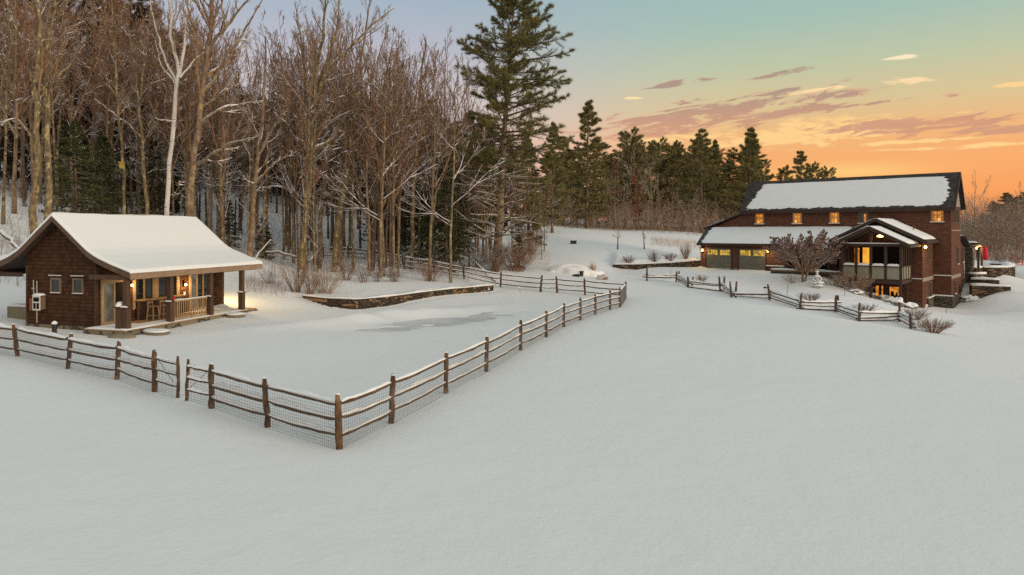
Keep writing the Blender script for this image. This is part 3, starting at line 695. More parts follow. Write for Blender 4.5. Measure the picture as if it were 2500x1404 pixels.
# -- the great white pine and the evergreens
def profile(pts):
    a = np.array(pts); return lambda t: float(np.interp(t, a[:, 0], a[:, 1]))
b = W(1212, 652, 62); g = gz(b[0], b[1])
hp = pine_tree(31, 25.8, .42, cs=.33, whorl=.60, per=5, lean=(.055, 0), prof=profile([(.3,3.6),(.36,5.2),(.45,5.8),(.54,5.2),(.60,5.4),(.68,5.9),(.76,5.2),(.85,3.7),(.93,2.1),(1,.7)]),
               side=15, nb=14, Lb=.36, wb=.016, tufts=6, dead=64, gap=.17, skew=.16, wobx=.003)
make_tree('white_pine', hp, (b[0], b[1], g), (M['bark'], M['darkbark'], M['pine']), 0, 'tallest white pine of all, its top leaving the photo above the end of the woods', 'tree')
pv = [pine_tree(40, 22, .35, cs=.10, spread=.25, whorl=.8, per=5, side=12, nb=10, Lb=.55, wb=.032, tufts=4, dead=10, gap=.15),
      pine_tree(41, 22, .35, cs=.22, spread=.26, whorl=.9, per=5, side=12, nb=10, Lb=.55, wb=.032, tufts=4, dead=8, gap=.25, skew=.2, lean=(.03, 0)),
      pine_tree(42, 22, .35, cs=.08, spread=.21, whorl=.75, per=5, side=12, nb=10, Lb=.55, wb=.032, tufts=4, gap=.12)]
pv.append(pine_tree(43, 22, .30, cs=.36, spread=.27, whorl=.8, per=5, side=11, nb=10, Lb=.55, wb=.032, tufts=4, dead=14, gap=.15))
pv.append(pine_tree(44, 22, .33, cs=.12, whorl=.85, per=5, prof=profile([(.1,3.2),(.35,5.0),(.6,5.2),(.78,4.6),(.9,3.2),(1,1.1)]), side=11, nb=10, Lb=.5, wb=.03, tufts=4, gap=.30, skew=.25, lean=(.03,.02), ang=(58, 96)))
def pine_at(k, px, pytop, D, label, mats, group=None, wide=1.0, rz=None, proto={}, gzv=None, name='white_pine'):
    x = (px-1250)/FPX*D; g = gz(x, D) if gzv is None else gzv; H = CAMH-(pytop-HOR)/FPX*D-g; sc = H/22
    key = (k, mats[2].name); rz = random.uniform(0, 6.28) if rz is None else rz
    if key not in proto:
        proto[key] = make_tree(name, pv[k], (x, D, g), mats, rz, label, 'tree', group); o = proto[key]
    else: o = dup(proto[key], (x, D, g), rz, (1, 1, 1), label, group)
    if not group and 'group' in o: del o['group']
    o.scale = (sc*wide, sc*wide, sc); return o
PR = (M['bark'], M['darkbark'], M['pineright'])
PD = (M['darkbark'], M['darkbark'], M['darkpine'])
pine_at(0, 1432, 250, 112, 'broad olive green pine standing right behind the tallest white pine', PR, wide=1.05)
pine_at(1, 1375, 330, 126, 'dark pine half hidden between the tallest pine and the broad olive pine', PR)
pine_at(0, 1348, 300, 98, 'lower pine whose boughs show right of the tallest pine trunk', PR, wide=.8)
pine_at(0, 1292, 330, 73, 'olive pine tucked against the right side of the tallest pine', PR, wide=.85)
pine_at(4, 1168, 345, 72, 'brownish pine pressed against the left side of the tallest pine trunk', PR, wide=.7)
pine_at(1, 1715, 312, 128, 'pine with a two pronged top left of the barn house roof', PR, wide=1.0)
pine_at(0, 1750, 345, 131, 'wide pine squeezed between the two pronged pine and the pointed pine', PR, wide=.8)
pine_at(0, 1826, 314, 126, 'pointed pine rising over the left end of the barn house roof', PR, wide=1.05)
pine_at(4, 1525, 322, 140, 'bushy topped pine in the far line right of the broad olive pine', PR, wide=1.3)
pine_at(4, 1560, 350, 144, 'low dark pine of the far line above the orange leaved saplings', PR, wide=1.2)
for i, (px, y, lab) in enumerate([(1600,345,'far dark pine in the line, third from the bushy topped pine'),(1635,352,'far dark pine in the line, just left of the two pronged pine'),(1665,356,'shorter far pine overlapped by the two pronged pine'),(1692,350,'far pine peeking over the left shoulder of the two pronged pine')]):
    pine_at(4, px, y, 146+i*2, lab, PR, wide=1.15)
pine_at(1, 1955, 366, 150, 'ragged dark pine standing alone above the middle of the barn roof', PR, wide=1.0, gzv=3)
pine_at(4, 1990, 402, 152, 'small dark pine on the right of the ragged lone pine above the barn roof', PR, wide=1.1, gzv=3)
pine_at(4, 2022, 414, 154, 'tiny dark treetop at the right end of the clump above the barn roof', PR, wide=1.0, gzv=3)
pine_at(4, 1905, 412, 152, 'short dark treetop at the left end of the clump above the barn roof', PR, wide=1.2, gzv=3)
pine_at(4, 1865, 395, 150, 'dark treetop just left of the clump, touching the barn roof ridge', PR, wide=1.0, gzv=3)
for i, px in enumerate(range(1330, 1850, 37)):
    pine_at((0, 4)[i % 2], px+8*math.sin(i*2.1), 372+22*math.sin(i*1.7), 158+3*math.sin(i), 'low dark evergreen closing the gaps at the very back of the far wood edge', PR, 'low dark evergreens behind the far wood edge', wide=1.9, name='evergreen_tree')
# dark evergreens at the back of the woods
WG = 'dark evergreens at the back of the woods'
for i, (px, y, D, k, wd) in enumerate([(-40,-140,84,0,1.1),(30,-60,90,2,1.2),(95,-150,96,0,1.1),(150,-20,82,1,1.1),(205,-120,92,0,1.1),(258,-40,99,2,1.3),(320,-90,90,1,1.2),(372,20,95,0,1.1),(430,70,84,1,.9),
      (455,190,100,2,1.3),(540,250,96,0,1.1),(590,285,88,2,1.3),(640,235,101,0,1.1),(700,270,95,2,1.3),(745,250,104,0,1.2),(800,290,92,2,1.3),(850,270,100,0,1.1),(900,245,106,0,1.2),(950,290,94,2,1.3),(1000,260,104,0,1.1),(1055,240,98,2,1.2),(1105,300,90,0,1.0),(1150,270,104,2,1.2),(1180,330,92,0,1.0),(1235,330,100,2,1.3),(1290,350,98,0,1.0),
      (-10,150,75,2,1.2),(65,220,78,0,1.0),(180,200,76,2,1.2),(340,240,80,0,1.0),(1060,330,86,2,1.1)]):
    lab = ('very tall dark evergreen closing the woods behind the cabin roof' if px < 440 else 'dark evergreen at the back of the woods behind the bare trees')
    pine_at(3 if 440 < px < 960 else k, px, y, D, lab, PD, WG if px >= 440 else 'tall dark evergreens behind the cabin', wide=wd, name='evergreen_tree')
for i, px in enumerate(range(455, 970, 30)):
    pine_at((3, 1)[i % 3 == 2], px+9*math.sin(i*3.3), 262+40*math.sin(i*2.3), 106+4*math.sin(i*1.9), 'dark evergreen in the last row of the woods, bare below against snow', PD, 'dark evergreens in the last row of the woods', wide=1.7, name='evergreen_tree')
for i, px in enumerate(range(430, 1180, 34)):
    pine_at((0, 2)[i % 2], px+9*math.sin(i*2.7), 322+34*math.sin(i*1.9), 118+4*math.sin(i*2.9), 'dark evergreen on the snowy hilltop behind the woods, boughs down to the snow', PD, 'dark evergreens on the hilltop behind the woods', wide=2.1, name='evergreen_tree')
# hemlocks low in the woods
def hemlock(seed, H, sp): return pine_tree(seed, H, .14, cs=.06, spread=sp, whorl=.34, per=6, side=8, nb=8, Lb=.16, wb=.016, tufts=4, droop=-.06, gap=.08, ang=(85, 110))
HM = (M['darkbark'], M['darkbark'], M['hemlock'])
hk = [hemlock(50, 7, .34), hemlock(51, 6, .30)]
for i, (px, py, D, k, s, lab) in enumerate([(1075,650,66,0,1.25,'dark green hemlock behind the upper end of the back rail fence'),(1030,655,68,1,1.0,'smaller hemlock tucked on the left of the fence side hemlock'),(1120,640,70,0,1.1,'hemlock between the fence side hemlock and the tallest pine'),
      (185,560,52,0,1.15,'green hemlock behind the left slope of the cabin roof'),(250,560,55,1,1.2,'slim hemlock behind the cabin roof apex, right of its green neighbour'),(645,650,60,1,.65,'knee high young hemlock right of the cabin roof end'),(560,610,61,1,.7,'young hemlock showing over the right end of the cabin roof'),(1265,640,64,1,.6,'small green conifer at the foot of the tallest pine by the snow field')]):
    x = (px-1250)/FPX*D; o = make_tree('hemlock_tree', hk[k], (x, D, gz(x, D)), HM, i*1.3, lab, 'tree') if i < 2 else dup(HP[k], (x, D, gz(x, D)), i*1.3, (1, 1, 1), lab)
    if i < 2: HP = {**(globals().get('HP') or {}), k: o}
    o.scale = (s, s, s)

rgh = np.random.default_rng(91)
for i in range(16):
    px = rgh.uniform(-60, 470) if i % 2 else rgh.uniform(850, 1150); D = rgh.uniform(60, 84); x = (px-1250)/FPX*D; s = rgh.uniform(.55, 1.5)
    if px < 300 and D < 62: continue
    o = dup(HP[i % 2], (x, D, gz(x, D)), rgh.uniform(0, 6), (s*.9, s*.9, s), ('young hemlock among the trunks behind the cabin' if px < 600 else 'young hemlock among the trunks behind the bare shrubs'), ('young hemlocks behind the cabin' if px < 600 else 'young hemlocks behind the shrubs'))
# -- bare trees that fill the woods: a few grown variants, each tree a copy of its own
VAR = []
VM = [(M['bark'], M['twig']), (M['lichen'], M['twig']), (M['darkbark'], M['redtwig']), (M['bark'], M['redtwig']), (M['darkbark'], M['snowtwig']), (M['lichen'], M['snowtwig'])]
for i, kw in enumerate([dict(H=18, r=.15, cs=.35, nl=20, ratio=.20, fork=2, dens=1.0), dict(H=18, r=.12, cs=.42, nl=22, ratio=.17, lean=(.04, 0)), dict(H=17, r=.11, cs=.3, nl=22, ratio=.20, fork=3),
        dict(H=18, r=.17, cs=.3, nl=18, ratio=.24, fork=2, lean=(-.05, 0)), dict(H=12, r=.08, cs=.18, nl=24, ratio=.24, ang=(35, 75), dens=1.0), dict(H=16, r=.12, cs=.2, nl=20, ratio=.22, ang=(35, 80))]):
    VAR.append(bare_tree(60+i, twig=.0125, **{**kw, 'dens': 1.0, 'nl': int(kw['nl']*.62), 'upb': .13, 'snowk': .7, 'r': kw['r']*.8, 'ratio': kw['ratio']*1.75}))
VH = [18, 18, 17, 18, 12, 16]
VP = {}
def bare_at(k, x, y, H, label, group, name='bare_tree', mats=None, thick=1.0):
    g = gz(x, y); sc = H/VH[k]; rz = random.uniform(0, 6.28); m = mats or VM[k]; key = (k, m[1].name, m[0].name)
    if key not in VP: o = VP[key] = make_tree(name, VAR[k], (x, y, g), (*m, M['railsnow']), rz, label, 'tree', group, names=NAMES2)
    else: o = dup(VP[key], (x, y, g), rz, (1, 1, 1), label, group)
    wd = random.uniform(.85, 1.1); o.scale = (sc*wd*thick, sc*wd*thick, sc); return o
rg = np.random.default_rng(5)
ZONES = [(-120, 130, 'behind the left end of the cabin'), (130, 330, 'behind the cabin roof apex'), (330, 470, 'behind the white birch'), (470, 640, 'behind the right cabin roof end'),
         (640, 800, 'above the big bare shrubs'), (800, 960, 'above the middle of the pool wall'), (960, 1130, 'behind the upper rail fence'), (1130, 1330, 'around the tallest pine')]
def topline(px): return np.interp(px, [-120, 250, 420, 480, 560, 650, 720, 850, 950, 1010, 1090, 1150, 1230, 1330], [-160, -120, -40, 20, 60, 80, 20, -10, 40, 70, 90, 140, 260, 420])
nt_ = 0
for px, D, k, lab in [(8,50,1,'straight lichened bare tree at the left edge, nearest of the trunks there'),(35,53,3,'forked bare tree by the left edge, just behind the snowy slope'),(60,56,2,'reddish bare tree between the left edge and the thick mossy trunk'),(-25,49,0,'slender bare tree cut by the left edge of the photo'),(100,60,5,'snow dusted bare tree right behind the mossy trunks')]:
    x = (px-1250)/FPX*D; bare_at(k, x, D, 21, lab, None)
for row, (D0, D1, cnt) in enumerate([(54, 60, 6), (61, 70, 9), (70, 82, 10), (82, 100, 7)]):
    for z0, z1, zn in ZONES:
        for i in range(cnt if z1 > 480 or row else 2):
            px = rg.uniform(z0, z1); D = rg.uniform(D0, D1); x = (px-1250)/FPX*D
            if row == 0 and px > 1100: continue
            if D < 60 and (px < 640) and D < 50: continue
            if px > 1180 and D < 64: D = 64+rg.uniform(0, 6); x = (px-1250)/FPX*D
            top = topline(px)+rg.uniform(-30, 140)+(15 if row >= 2 else 0); k = [0, 1, 2, 3, 4, 5][rg.integers(0, 6)]
            if k == 4: top = rg.uniform(260, 420)
            H = min(max(CAMH-(top-HOR)/FPX*D-gz(x, D), 5), 24)
            rn = ('front row', 'second row', 'deeper part', 'far depth')[row]
            kind = ('slender bare tree', 'straight lichened bare tree', 'reddish bare tree', 'forked bare tree', 'short twiggy bare sapling', 'snow dusted bare tree')[k]
            bare_at(k, x, D, H, f'{kind}, {rn} of the woods, {zn}', f'{kind}s, {rn} of the woods, {zn}'); nt_ += 1
# saplings and bare trees along the edge of the far snow field
fe = [(1345,470,104,4,'redtwig'),(1362,440,110,2,'twig'),(1395,455,108,4,'redtwig'),(1420,470,112,1,'twig'),(1452,450,116,1,'paletwig'),(1478,430,114,2,'paletwig'),(1500,390,118,3,'paletwig'),(1522,420,116,4,'redtwig'),(1548,355,120,0,'paletwig'),(1565,440,117,4,'redtwig'),
      (1590,380,122,3,'paletwig'),(1612,420,119,1,'paletwig'),(1640,430,122,4,'redtwig'),(1660,455,120,1,'paletwig'),(1690,460,122,2,'twig'),(1722,470,124,4,'redtwig'),(1752,480,124,1,'paletwig'),(1780,470,126,5,'twig'),(1310,440,92,4,'redtwig'),(1335,500,88,4,'paletwig'),(1300,400,86,5,'redtwig'),(1535,470,115,4,'redtwig'),(1680,500,119,4,'redtwig'),(1705,505,118,4,'paletwig'),(1380,490,106,5,'redtwig'),(1440,500,113,4,'twig')]
for i, (px, py, D, k, tw) in enumerate(fe):
    x = (px-1250)/FPX*D; H = CAMH-(py-HOR)/FPX*D-gz(x, D); c = {'redtwig': 'reddish brown', 'twig': 'brown', 'paletwig': 'pale barked'}[tw]
    wh = 'near the big pine' if px < 1470 else ('midway along the far snow field' if px < 1640 else 'left of the barn house')
    sz = 'low' if H < 10 else ('medium' if H < 14 else 'tall')
    bare_at(k, x, D, H, f'{sz} {c} bare tree at the wood edge {wh}', f'{sz} {c} bare trees at the wood edge {wh}', thick=1.5 if k != 4 else 1.0, mats=(M['lichen'] if tw == 'paletwig' else M['bark'], M[tw]))
# an oak that keeps its dry orange leaves
orng = np.random.default_rng(77); oc = bare_tree(70, 11, .10, cs=.15, nl=20, ratio=.26, ang=(35, 75), twig=.010, levels=2)
pts = np.concatenate([c[0] for c in oc[1]]); pts = pts[orng.choice(len(pts), 5200)]
lv = blades(pts, orng.normal(size=pts.shape), orng, 2, .2, .07, 1.0)
for px, D, s, lab in [(1500,118,1.1,'sapling holding dry orange leaves at the far wood edge, left of the small field trees'),(1555,116,.9,'orange leaved sapling behind the smaller of the two field trees')]:
    x = (px-1250)/FPX*D
    if px == 1500: OK0 = make_tree('oak_sapling', (oc[0], oc[1], lv), (x, D, gz(x, D)), (M['bark'], M['redtwig'], M['oakleaf']), 0, lab, 'tree'); o = OK0
    else: o = dup(OK0, (x, D, gz(x, D)), 2.0, (1, 1, 1), lab)
    o.scale = (s, s, s)
# trees right of the house
for i, (px, py, D, k, tw, lab) in enumerate([(2385,420,104,0,'paletwig','tall pale bare tree standing against the sky right of the barn gable'),(2365,470,112,2,'twig','brown bare tree close behind the barn gable on the right'),(2412,480,118,5,'twig','snow dusted bare tree behind the red umbrella'),
      (2445,500,110,3,'twig','forked bare tree left of the leaning snowy trunk'),(2482,440,102,1,'paletwig','tall pale bare tree at the right edge of the photo'),(2500,470,108,0,'paletwig','pale forked tree cut by the right edge of the photo'),(2465,540,98,4,'redtwig','low reddish thicket tree behind the orange chair'),
      (2430,560,100,4,'redtwig','low reddish thicket tree right of the red umbrella'),(2395,540,106,4,'twig','low brown thicket tree behind the umbrella pole'),(2352,540,100,4,'twig','low brown thicket tree beside the chimney'),(2520,540,96,4,'redtwig','low reddish thicket tree beyond the right edge'),(2495,560,100,4,'twig','low brown thicket tree above the orange chair'),(2370,560,116,5,'snowtwig','snowy twiggy tree low behind the chimney roof')]):
    x = (px-1250)/FPX*D; bare_at(k, x, D, max(4, CAMH-(py-HOR)/FPX*D-gz(x, D)), lab, 'bare trees right of the barn house', mats=(M['lichen'] if tw == 'paletwig' else M['bark'], M[tw]))
for px, py, D, k, lab in [(2425,492,128,0,'broad dark evergreen above the rounded patio wall'),(2455,470,130,2,'tallest dark evergreen in the clump behind the orange chair'),(2505,468,126,1,'dark evergreen half cut by the right edge of the photo'),(2478,482,132,0,'dark evergreen far behind the right edge trees'),(2440,500,136,2,'dark evergreen far behind the red umbrella'),(2400,520,138,2,'dark evergreen far behind the barn chimney'),(2520,500,134,0,'dark evergreen beyond the right edge of the photo'),(2360,535,140,2,'dark evergreen mostly hidden by the barn gable')]:
    pine_at(k, px, py, D, lab, PR, 'dark evergreens right of the barn house', wide=2.0)

# ------------------------------------------------------------------ snow lying on roofs
def roof_snow(poly_fn, nu, nv, th, seed, edge=.14, jag=None):
    """poly_fn(u,v) -> point on the roof (u along the ridge, v down the slope, both 0..1); a soft slab that thins out at its edges"""
    rg = np.random.default_rng(seed); top = np.zeros((nu, nv, 3)); bot = np.zeros((nu, nv, 3))
    us = np.linspace(0, 1, nu); vs = np.linspace(0, 1, nv)
    for i, u in enumerate(us):
        for j, v in enumerate(vs):
            uu = u
            if jag:
                a, b_ = jag(v, j); uu = a+(b_-a)*u
            p = np.array(poly_fn(uu, v)); e = min(min(u, 1-u)/edge, min(v, 1-v)/edge, 1)
            h = th*(1-(1-max(e, 0))**2)**.5*(1+.10*math.sin(u*23+v*9+seed)+.06*math.sin(u*51-v*17)) if e > 0 else 0
            bot[i, j] = p; top[i, j] = p+np.array([0, 0, max(h, .0)+.012])
    V = np.concatenate([top.reshape(-1, 3), bot.reshape(-1, 3)]); n = nu*nv; Fq = []
    I = lambda i, j, o=0: o+i*nv+j
    for i in range(nu-1):
        for j in range(nv-1):
            Fq.append((I(i,j), I(i+1,j), I(i+1,j+1), I(i,j+1))); Fq.append((I(i,j,n), I(i,j+1,n), I(i+1,j+1,n), I(i+1,j,n)))
    for i in range(nu-1):
        Fq.append((I(i,0), I(i,0,n), I(i+1,0,n), I(i+1,0))); Fq.append((I(i,nv-1), I(i+1,nv-1), I(i+1,nv-1,n), I(i,nv-1,n)))
    for j in range(nv-1):
        Fq.append((I(0,j), I(0,j+1), I(0,j+1,n), I(0,j,n))); Fq.append((I(nu-1,j), I(nu-1,j,n), I(nu-1,j+1,n), I(nu-1,j+1)))
    return [(V, Fq)]

# ------------------------------------------------------------------ the barn house
HZ = -2.25
house = empty('barn_house', (HC[0], HC[1], HZ), HANG, 'long dark red shingled barn house with snowy gable roof, garage wing and screened porch', 'house')
def hpart(mb, name, m, parent=None, smooth=False): return mb.build(name, m, parent or house, (0, 0, -HZ), smooth)
def B(mb, s0, s1, t0, t1, z0, z1): return mb.box(-s0, -s1, t0, t1, z0, z1)
def hbar(mb, a, b, w, h, up=(0, 0, 1)): return mb.bar((-a[0], a[1], a[2]), (-b[0], b[1], b[2]), w, h, up)
LM, WD, ZE, ZR = 19.94, 5.2, 7.15, 10.56
def window(s, z0, z1, w, t, lit=None, face='f', mun=(1, 2), snowsill=True, trim='trim', parent=None):
    """a window on the front (face f, plane t) or on the right side (face r: s is the plane, t the centre)"""
    f = MB(); g = MB(); d = .05; fw = .07
    if face == 'f':
        X = lambda mb, a0, a1, zz0, zz1, d0, d1: B(mb, a0, a1, t-d1, t-d0, zz0, zz1); c = s
    else:
        X = lambda mb, a0, a1, zz0, zz1, d0, d1: mb.box(-s+d0, -s+d1, a0, a1, zz0, zz1); c = t
    X(g, c-w/2+.01, c+w/2-.01, z0+.01, z1-.01, .006, .02)
    X(f, c-w/2-fw, c-w/2, z0-fw, z1+fw, .002, d+.03); X(f, c+w/2, c+w/2+fw, z0-fw, z1+fw, .002, d+.03)
    X(f, c-w/2, c+w/2, z1, z1+fw, .002, d+.03); X(f, c-w/2-fw-.05, c+w/2+fw+.05, z0-fw-.04, z0-fw, .002, d+.07); X(f, c-w/2, c+w/2, z0-fw, z0, .002, d+.03)
    for k in range(1, mun[0]+1): q = c-w/2+w*k/(mun[0]+1); X(f, q-.018, q+.018, z0, z1, .021, .045)
    for k in range(1, mun[1]+1): q = z0+(z1-z0)*k/(mun[1]+1); X(f, c-w/2, c+w/2, q-.018, q+.018, .022, .046)
    fr = hpart(f, 'window', M[trim]); hpart(g, 'pane', M[lit or 'glass'], fr)
    for ch in fr.children: ch.location = (0, 0, 0)
    if lit == 'litwin' and w > .6:
        k = MB(); X(k, c-w/2+.012, c-w/2+w*.2, z0+.012, z1-.012, .0195, .0205); X(k, c+w/2-w*.2, c+w/2-.012, z0+.012, z1-.012, .0195, .0205); X(k, c-w/2+w*.2, c+w/2-w*.2, z1-.16, z1-.012, .0195, .0205); hpart(k, 'curtain', M['litcurtain'], fr)  # added glowing strips in the shape of curtains
        k = MB(); q = c+w*(.12 if s > 12 else -.1); X(k, q-.12, q+.12, z0+.05, z0+.34, .0195, .0205); hpart(k, 'lamp_glow', M['litlamp'], fr)  # added bright patch that imitates lamp light inside
    if snowsill:
        n = MB(); X(n, c-w/2-fw-.05, c+w/2+fw+.05, z0-fw-.04+.042, z0-fw+.06, .09, .14); hpart(n, 'sill_snow', M['roofsnow'], fr)
    return fr
# walls
m = MB(); m.prism([(0, -2.6), (WD, -2.6), (WD, ZE-.1), (WD/2, ZR-.25), (0, ZE-.1)], 'x', 0, -LM)
m.prism([(-LM, .5), (-24.1, .5), (-24.1, 5.02), (-LM, 6.7)], 'y', 0.0, WD-.02)
hpart(m, 'wall', M['houseshingle'])
m = MB(); m.prism([(-5.2, .2), (-.003, .2), (-.003, 5.1), (-5.2, 3.42)], 'x', -13.4, -22.5); m.prism([(-3.4, .2), (-.004, .2), (-.004, 5.05), (-3.4, 3.9)], 'x', -9.0, -13.397)
hpart(m, 'garage_wall', M['houseshingle'])
m = MB(); B(m, 8.2, 9.0, -3.4, -3.1, .7, 3.4); B(m, 9.6, 12.8, -3.41, -3.36, .75, 3.1); hpart(m, 'entry_void', M['void'])  # solid near-black sheets; the shade of the recess is in their colour
m = MB()
for s in (13.25, 9.3): B(m, s-.12, s+.12, -5.2, -4.96, .6, 3.5)
hpart(m, 'entry_post', M['darkwood'])
# wing and its gable
m = MB(); m.prism([(-1.45, -2.4), (-8.4, -2.4), (-8.4, 3.95), (-4.94, 5.85), (-1.45, 3.95)], 'y', -5.0, -.005); hpart(m, 'wing_wall', M['houseshingle'])
# rear ell
m = MB(); m.prism([(WD+.003, -2.2), (8.0, -2.2), (8.0, 3.0), (WD+.003, 4.1)], 'x', -.06, -6.0); hpart(m, 'ell_wall', M['houseshingle'])
# stone base at the walk-out level
m = MB(); B(m, -.14, 1.9, -.16, -.002, -2.7, -1.2); m.box(.002, .14, -.002, 4.4, -2.7, -1.18); B(m, 1.31, 1.449, -3.0, -.17, -2.7, -1.25); hpart(m, 'stone_base', M['housestone']); m = MB(); B(m, 1.6, 2.4, -5.13, -5.002, -2.7, -1.45); hpart(m, 'stone_base', M['housestone'])
m = MB(); B(m, -.16, 1.92, -.2, 0, -1.19, -1.08); B(m, 1.29, 1.47, -3.03, -.2, -1.24, -1.15); B(m, 0, 1.42, -.1, -.003, .70, .78); B(m, 1.5, 2.3, -5.1, -5.003, .6, .68); B(m, 13.5, 15.3, -5.35, -5.21, 1.33, 1.42); hpart(m, 'ledge_snow', M['roofsnow'])
m = MB(); m.box(.003, .03, 0, WD, .42, .74); m.box(.003, .03, 0, WD, 4.9, 5.0); B(m, 1.42, 1.448, -4.98, 0, .35, .7); hpart(m, 'belt_board', M['siding'])
m = MB(); m.prism([(.25, ZE+.1), (WD-.25, ZE+.1), (WD/2, ZR-.45)], 'x', .004, .03); hpart(m, 'gable_board', M['siding'])
# main roof: two slabs, boards, snow
sl_ = (ZR-ZE)/(WD/2+.42); rs0, rs1 = -.35, LM+.2
def roofslab(mb, a, b, th, x0, x1):
    (t0, z0), (t1, z1) = a, b; mb.prism([(t0, z0), (t1, z1), (t1, z1-th), (t0, z0-th)], 'x', -x0, -x1)
m = MB(); m.prism([(-.42, ZE), (WD/2, ZR), (WD+.42, ZE), (WD+.42, ZE-.16), (WD/2, ZR-.17), (-.42, ZE-.16)], 'x', -rs0, -rs1); rf = hpart(m, 'roof', M['roofing'])
m = MB(); B(m, rs0+.02, rs1-.02, -.45, -.422, ZE-.36, ZE-.03); hbar(m, (rs0-.02, -.44, ZE-.10), (rs0-.02, WD/2, ZR-.10), .05, .3); hbar(m, (rs0-.02, WD+.44, ZE-.10), (rs0-.02, WD/2, ZR-.10), .05, .3); hpart(m, 'fascia', M['darkwood'], rf)
jr = np.random.default_rng(3); JL = [(.035+.10*(1-v)**2.2*0+.055+.05*jr.uniform(), .945-.04*jr.uniform()-.03*max(0, .25-v)) for v in np.linspace(0, 1, 40)]
for jj in range(40):
    v = jj/39; JL[jj] = (max(.012, .075-.052*v)+.022*jr.uniform(), .965+.012*math.sin(v*3)-.035*(abs(v-.55))**1.5-.022*jr.uniform())
def msnow(u, v): vv = .12+.83*v+(.010*math.sin(u*90)+.012*math.sin(u*37+1)+.008*math.sin(u*210))*(1 if v > .97 else 0); s = rs1-(rs1-rs0)*u; return (-s, WD/2-(WD/2+.42)*vv, ZR-(ZR-ZE)*vv+.004)
link('roof_snow', arr_mesh('roof_snow', [(np.array(V)+np.array([0, 0, -HZ]), Fq) for V, Fq in roof_snow(msnow, 130, 40, .10, 1, .03, lambda v, j: JL[j])], False), M['roofsnow'], rf)
# shed roof on the left end
m = MB(); m.prism([(-LM+.0, 6.78), (-24.5, 5.05), (-24.5, 5.25), (-LM+.0, 6.98)], 'y', -.3, WD+.2); rf2 = hpart(m, 'shed_roof', M['darkwood'])
link('roof_snow', arr_mesh('roof_snow', [(np.array(V)+np.array([0, 0, -HZ]), Fq) for V, Fq in roof_snow(lambda u, v: (-24.45+2.6*u, -.27+5.6*v, 5.256+2.6*u*.379), 10, 12, .13, 2, .12)], True), M['roofsnow'], rf2)
# garage roof with slanted left edge
m = MB()
gz0, gz1 = 3.57, 5.30
pts = [(-22.75, -5.6, gz0), (-8.5, -5.6, gz0), (-8.5, -.006, gz1), (-24.2, -.006, gz1)]
V = pts+[(x, y, z-.15) for x, y, z in pts]; m.c.append((V, [(0,1,2,3), (7,6,5,4), (0,4,5,1), (1,5,6,2), (2,6,7,3), (3,7,4,0)])); gr = hpart(m, 'garage_roof', M['roofing'])
m = MB(); B(m, 8.5, 22.75, -5.66, -5.602, gz0-.22, gz0-.02); m.tube([(22.70*-1, -5.68, gz0-.1), (-22.55, -5.45, gz0-.35), (-22.53, -5.25, gz0-.7)], .04, 6); hpart(m, 'gutter', M['darkwood'], gr)
JG = [(.035-.02*v+.022*jr.uniform(), .999) for v in np.linspace(0, 1, 26)]
def gsnow(u, v): x0 = -24.2+1.45*v; return (x0+(-8.5-x0)*u, -.02-5.5*v, gz1-(gz1-gz0)*v+.004)
link('roof_snow', arr_mesh('roof_snow', [(np.array(V)+np.array([0, 0, -HZ]), Fq) for V, Fq in roof_snow(gsnow, 70, 26, .12, 3, .03, lambda v, j: JG[j])], False), M['roofsnow'], gr)
# garage doors: carriage style, two leaves each with eight small lights
def gdoor(sl, w):
    d = MB(); z0, z1 = .83, 3.02; B(d, sl, sl-w, -5.25, -5.205, z0, z1)
    for k in (0, .5): 
        a = sl-w*k-.05; b = a-w/2+.1
        B(d, a, a-.1, -5.285, -5.252, z0+.04, z1-.04); B(d, b+.1, b, -5.285, -5.252, z0+.04, z1-.04); B(d, a-.1, b+.1, -5.285, -5.252, z1-.14, z1-.04); B(d, a-.1, b+.1, -5.285, -5.252, z1-.78, z1-.68); B(d, a-.1, b+.1, -5.285, -5.252, z0+.04, z0+.16); B(d, a-.1, b+.1, -5.283, -5.252, z0+.68, z0+.76)
        for q in range(1, 8): x = a-.1-(w/2-.3)*q/8; B(d, x+.006, x-.006, -5.262, -5.252, z0+.16, z1-.78)
    dd = hpart(d, 'garage_door', M['garagedoor'])
    for k in (0, .5):
        a = sl-w*k-.15; b = a-w/2+.3; g = MB(); B(g, a, b, -5.262, -5.253, z1-.68, z1-.14); hpart(g, 'door_window', M['litgarage'], dd)
        g = MB()
        for q in range(1, 4): x = a-(w/2-.3)*q/4; B(g, x+.016, x-.016, -5.284, -5.264, z1-.68, z1-.14)
        B(g, a, b, -5.283, -5.2635, z1-.425, z1-.395); hpart(g, 'muntin', M['garagedoor'], dd)
    n = MB(); B(n, sl-.05, sl-w+.05, -5.31, -5.254, z0, z0+.05); hpart(n, 'door_snow', M['roofsnow'], dd)
    m = MB(); B(m, sl+.12, sl+.003, -5.27, -5.203, z0-.1, z1+.003); B(m, sl-w-.003, sl-w-.12, -5.27, -5.203, z0-.1, z1+.003); B(m, sl+.12, sl-w-.12, -5.27, -5.203, z1+.004, z1+.15); hpart(m, 'door_frame', M['darkwood'])
gdoor(21.75, 2.75); gdoor(18.14, 2.75)
m = MB(); B(m, 18.95, 18.30, -5.45, -5.21, .6, 1.05); hpart(m, 'stone_plinth', M['foundstone'])
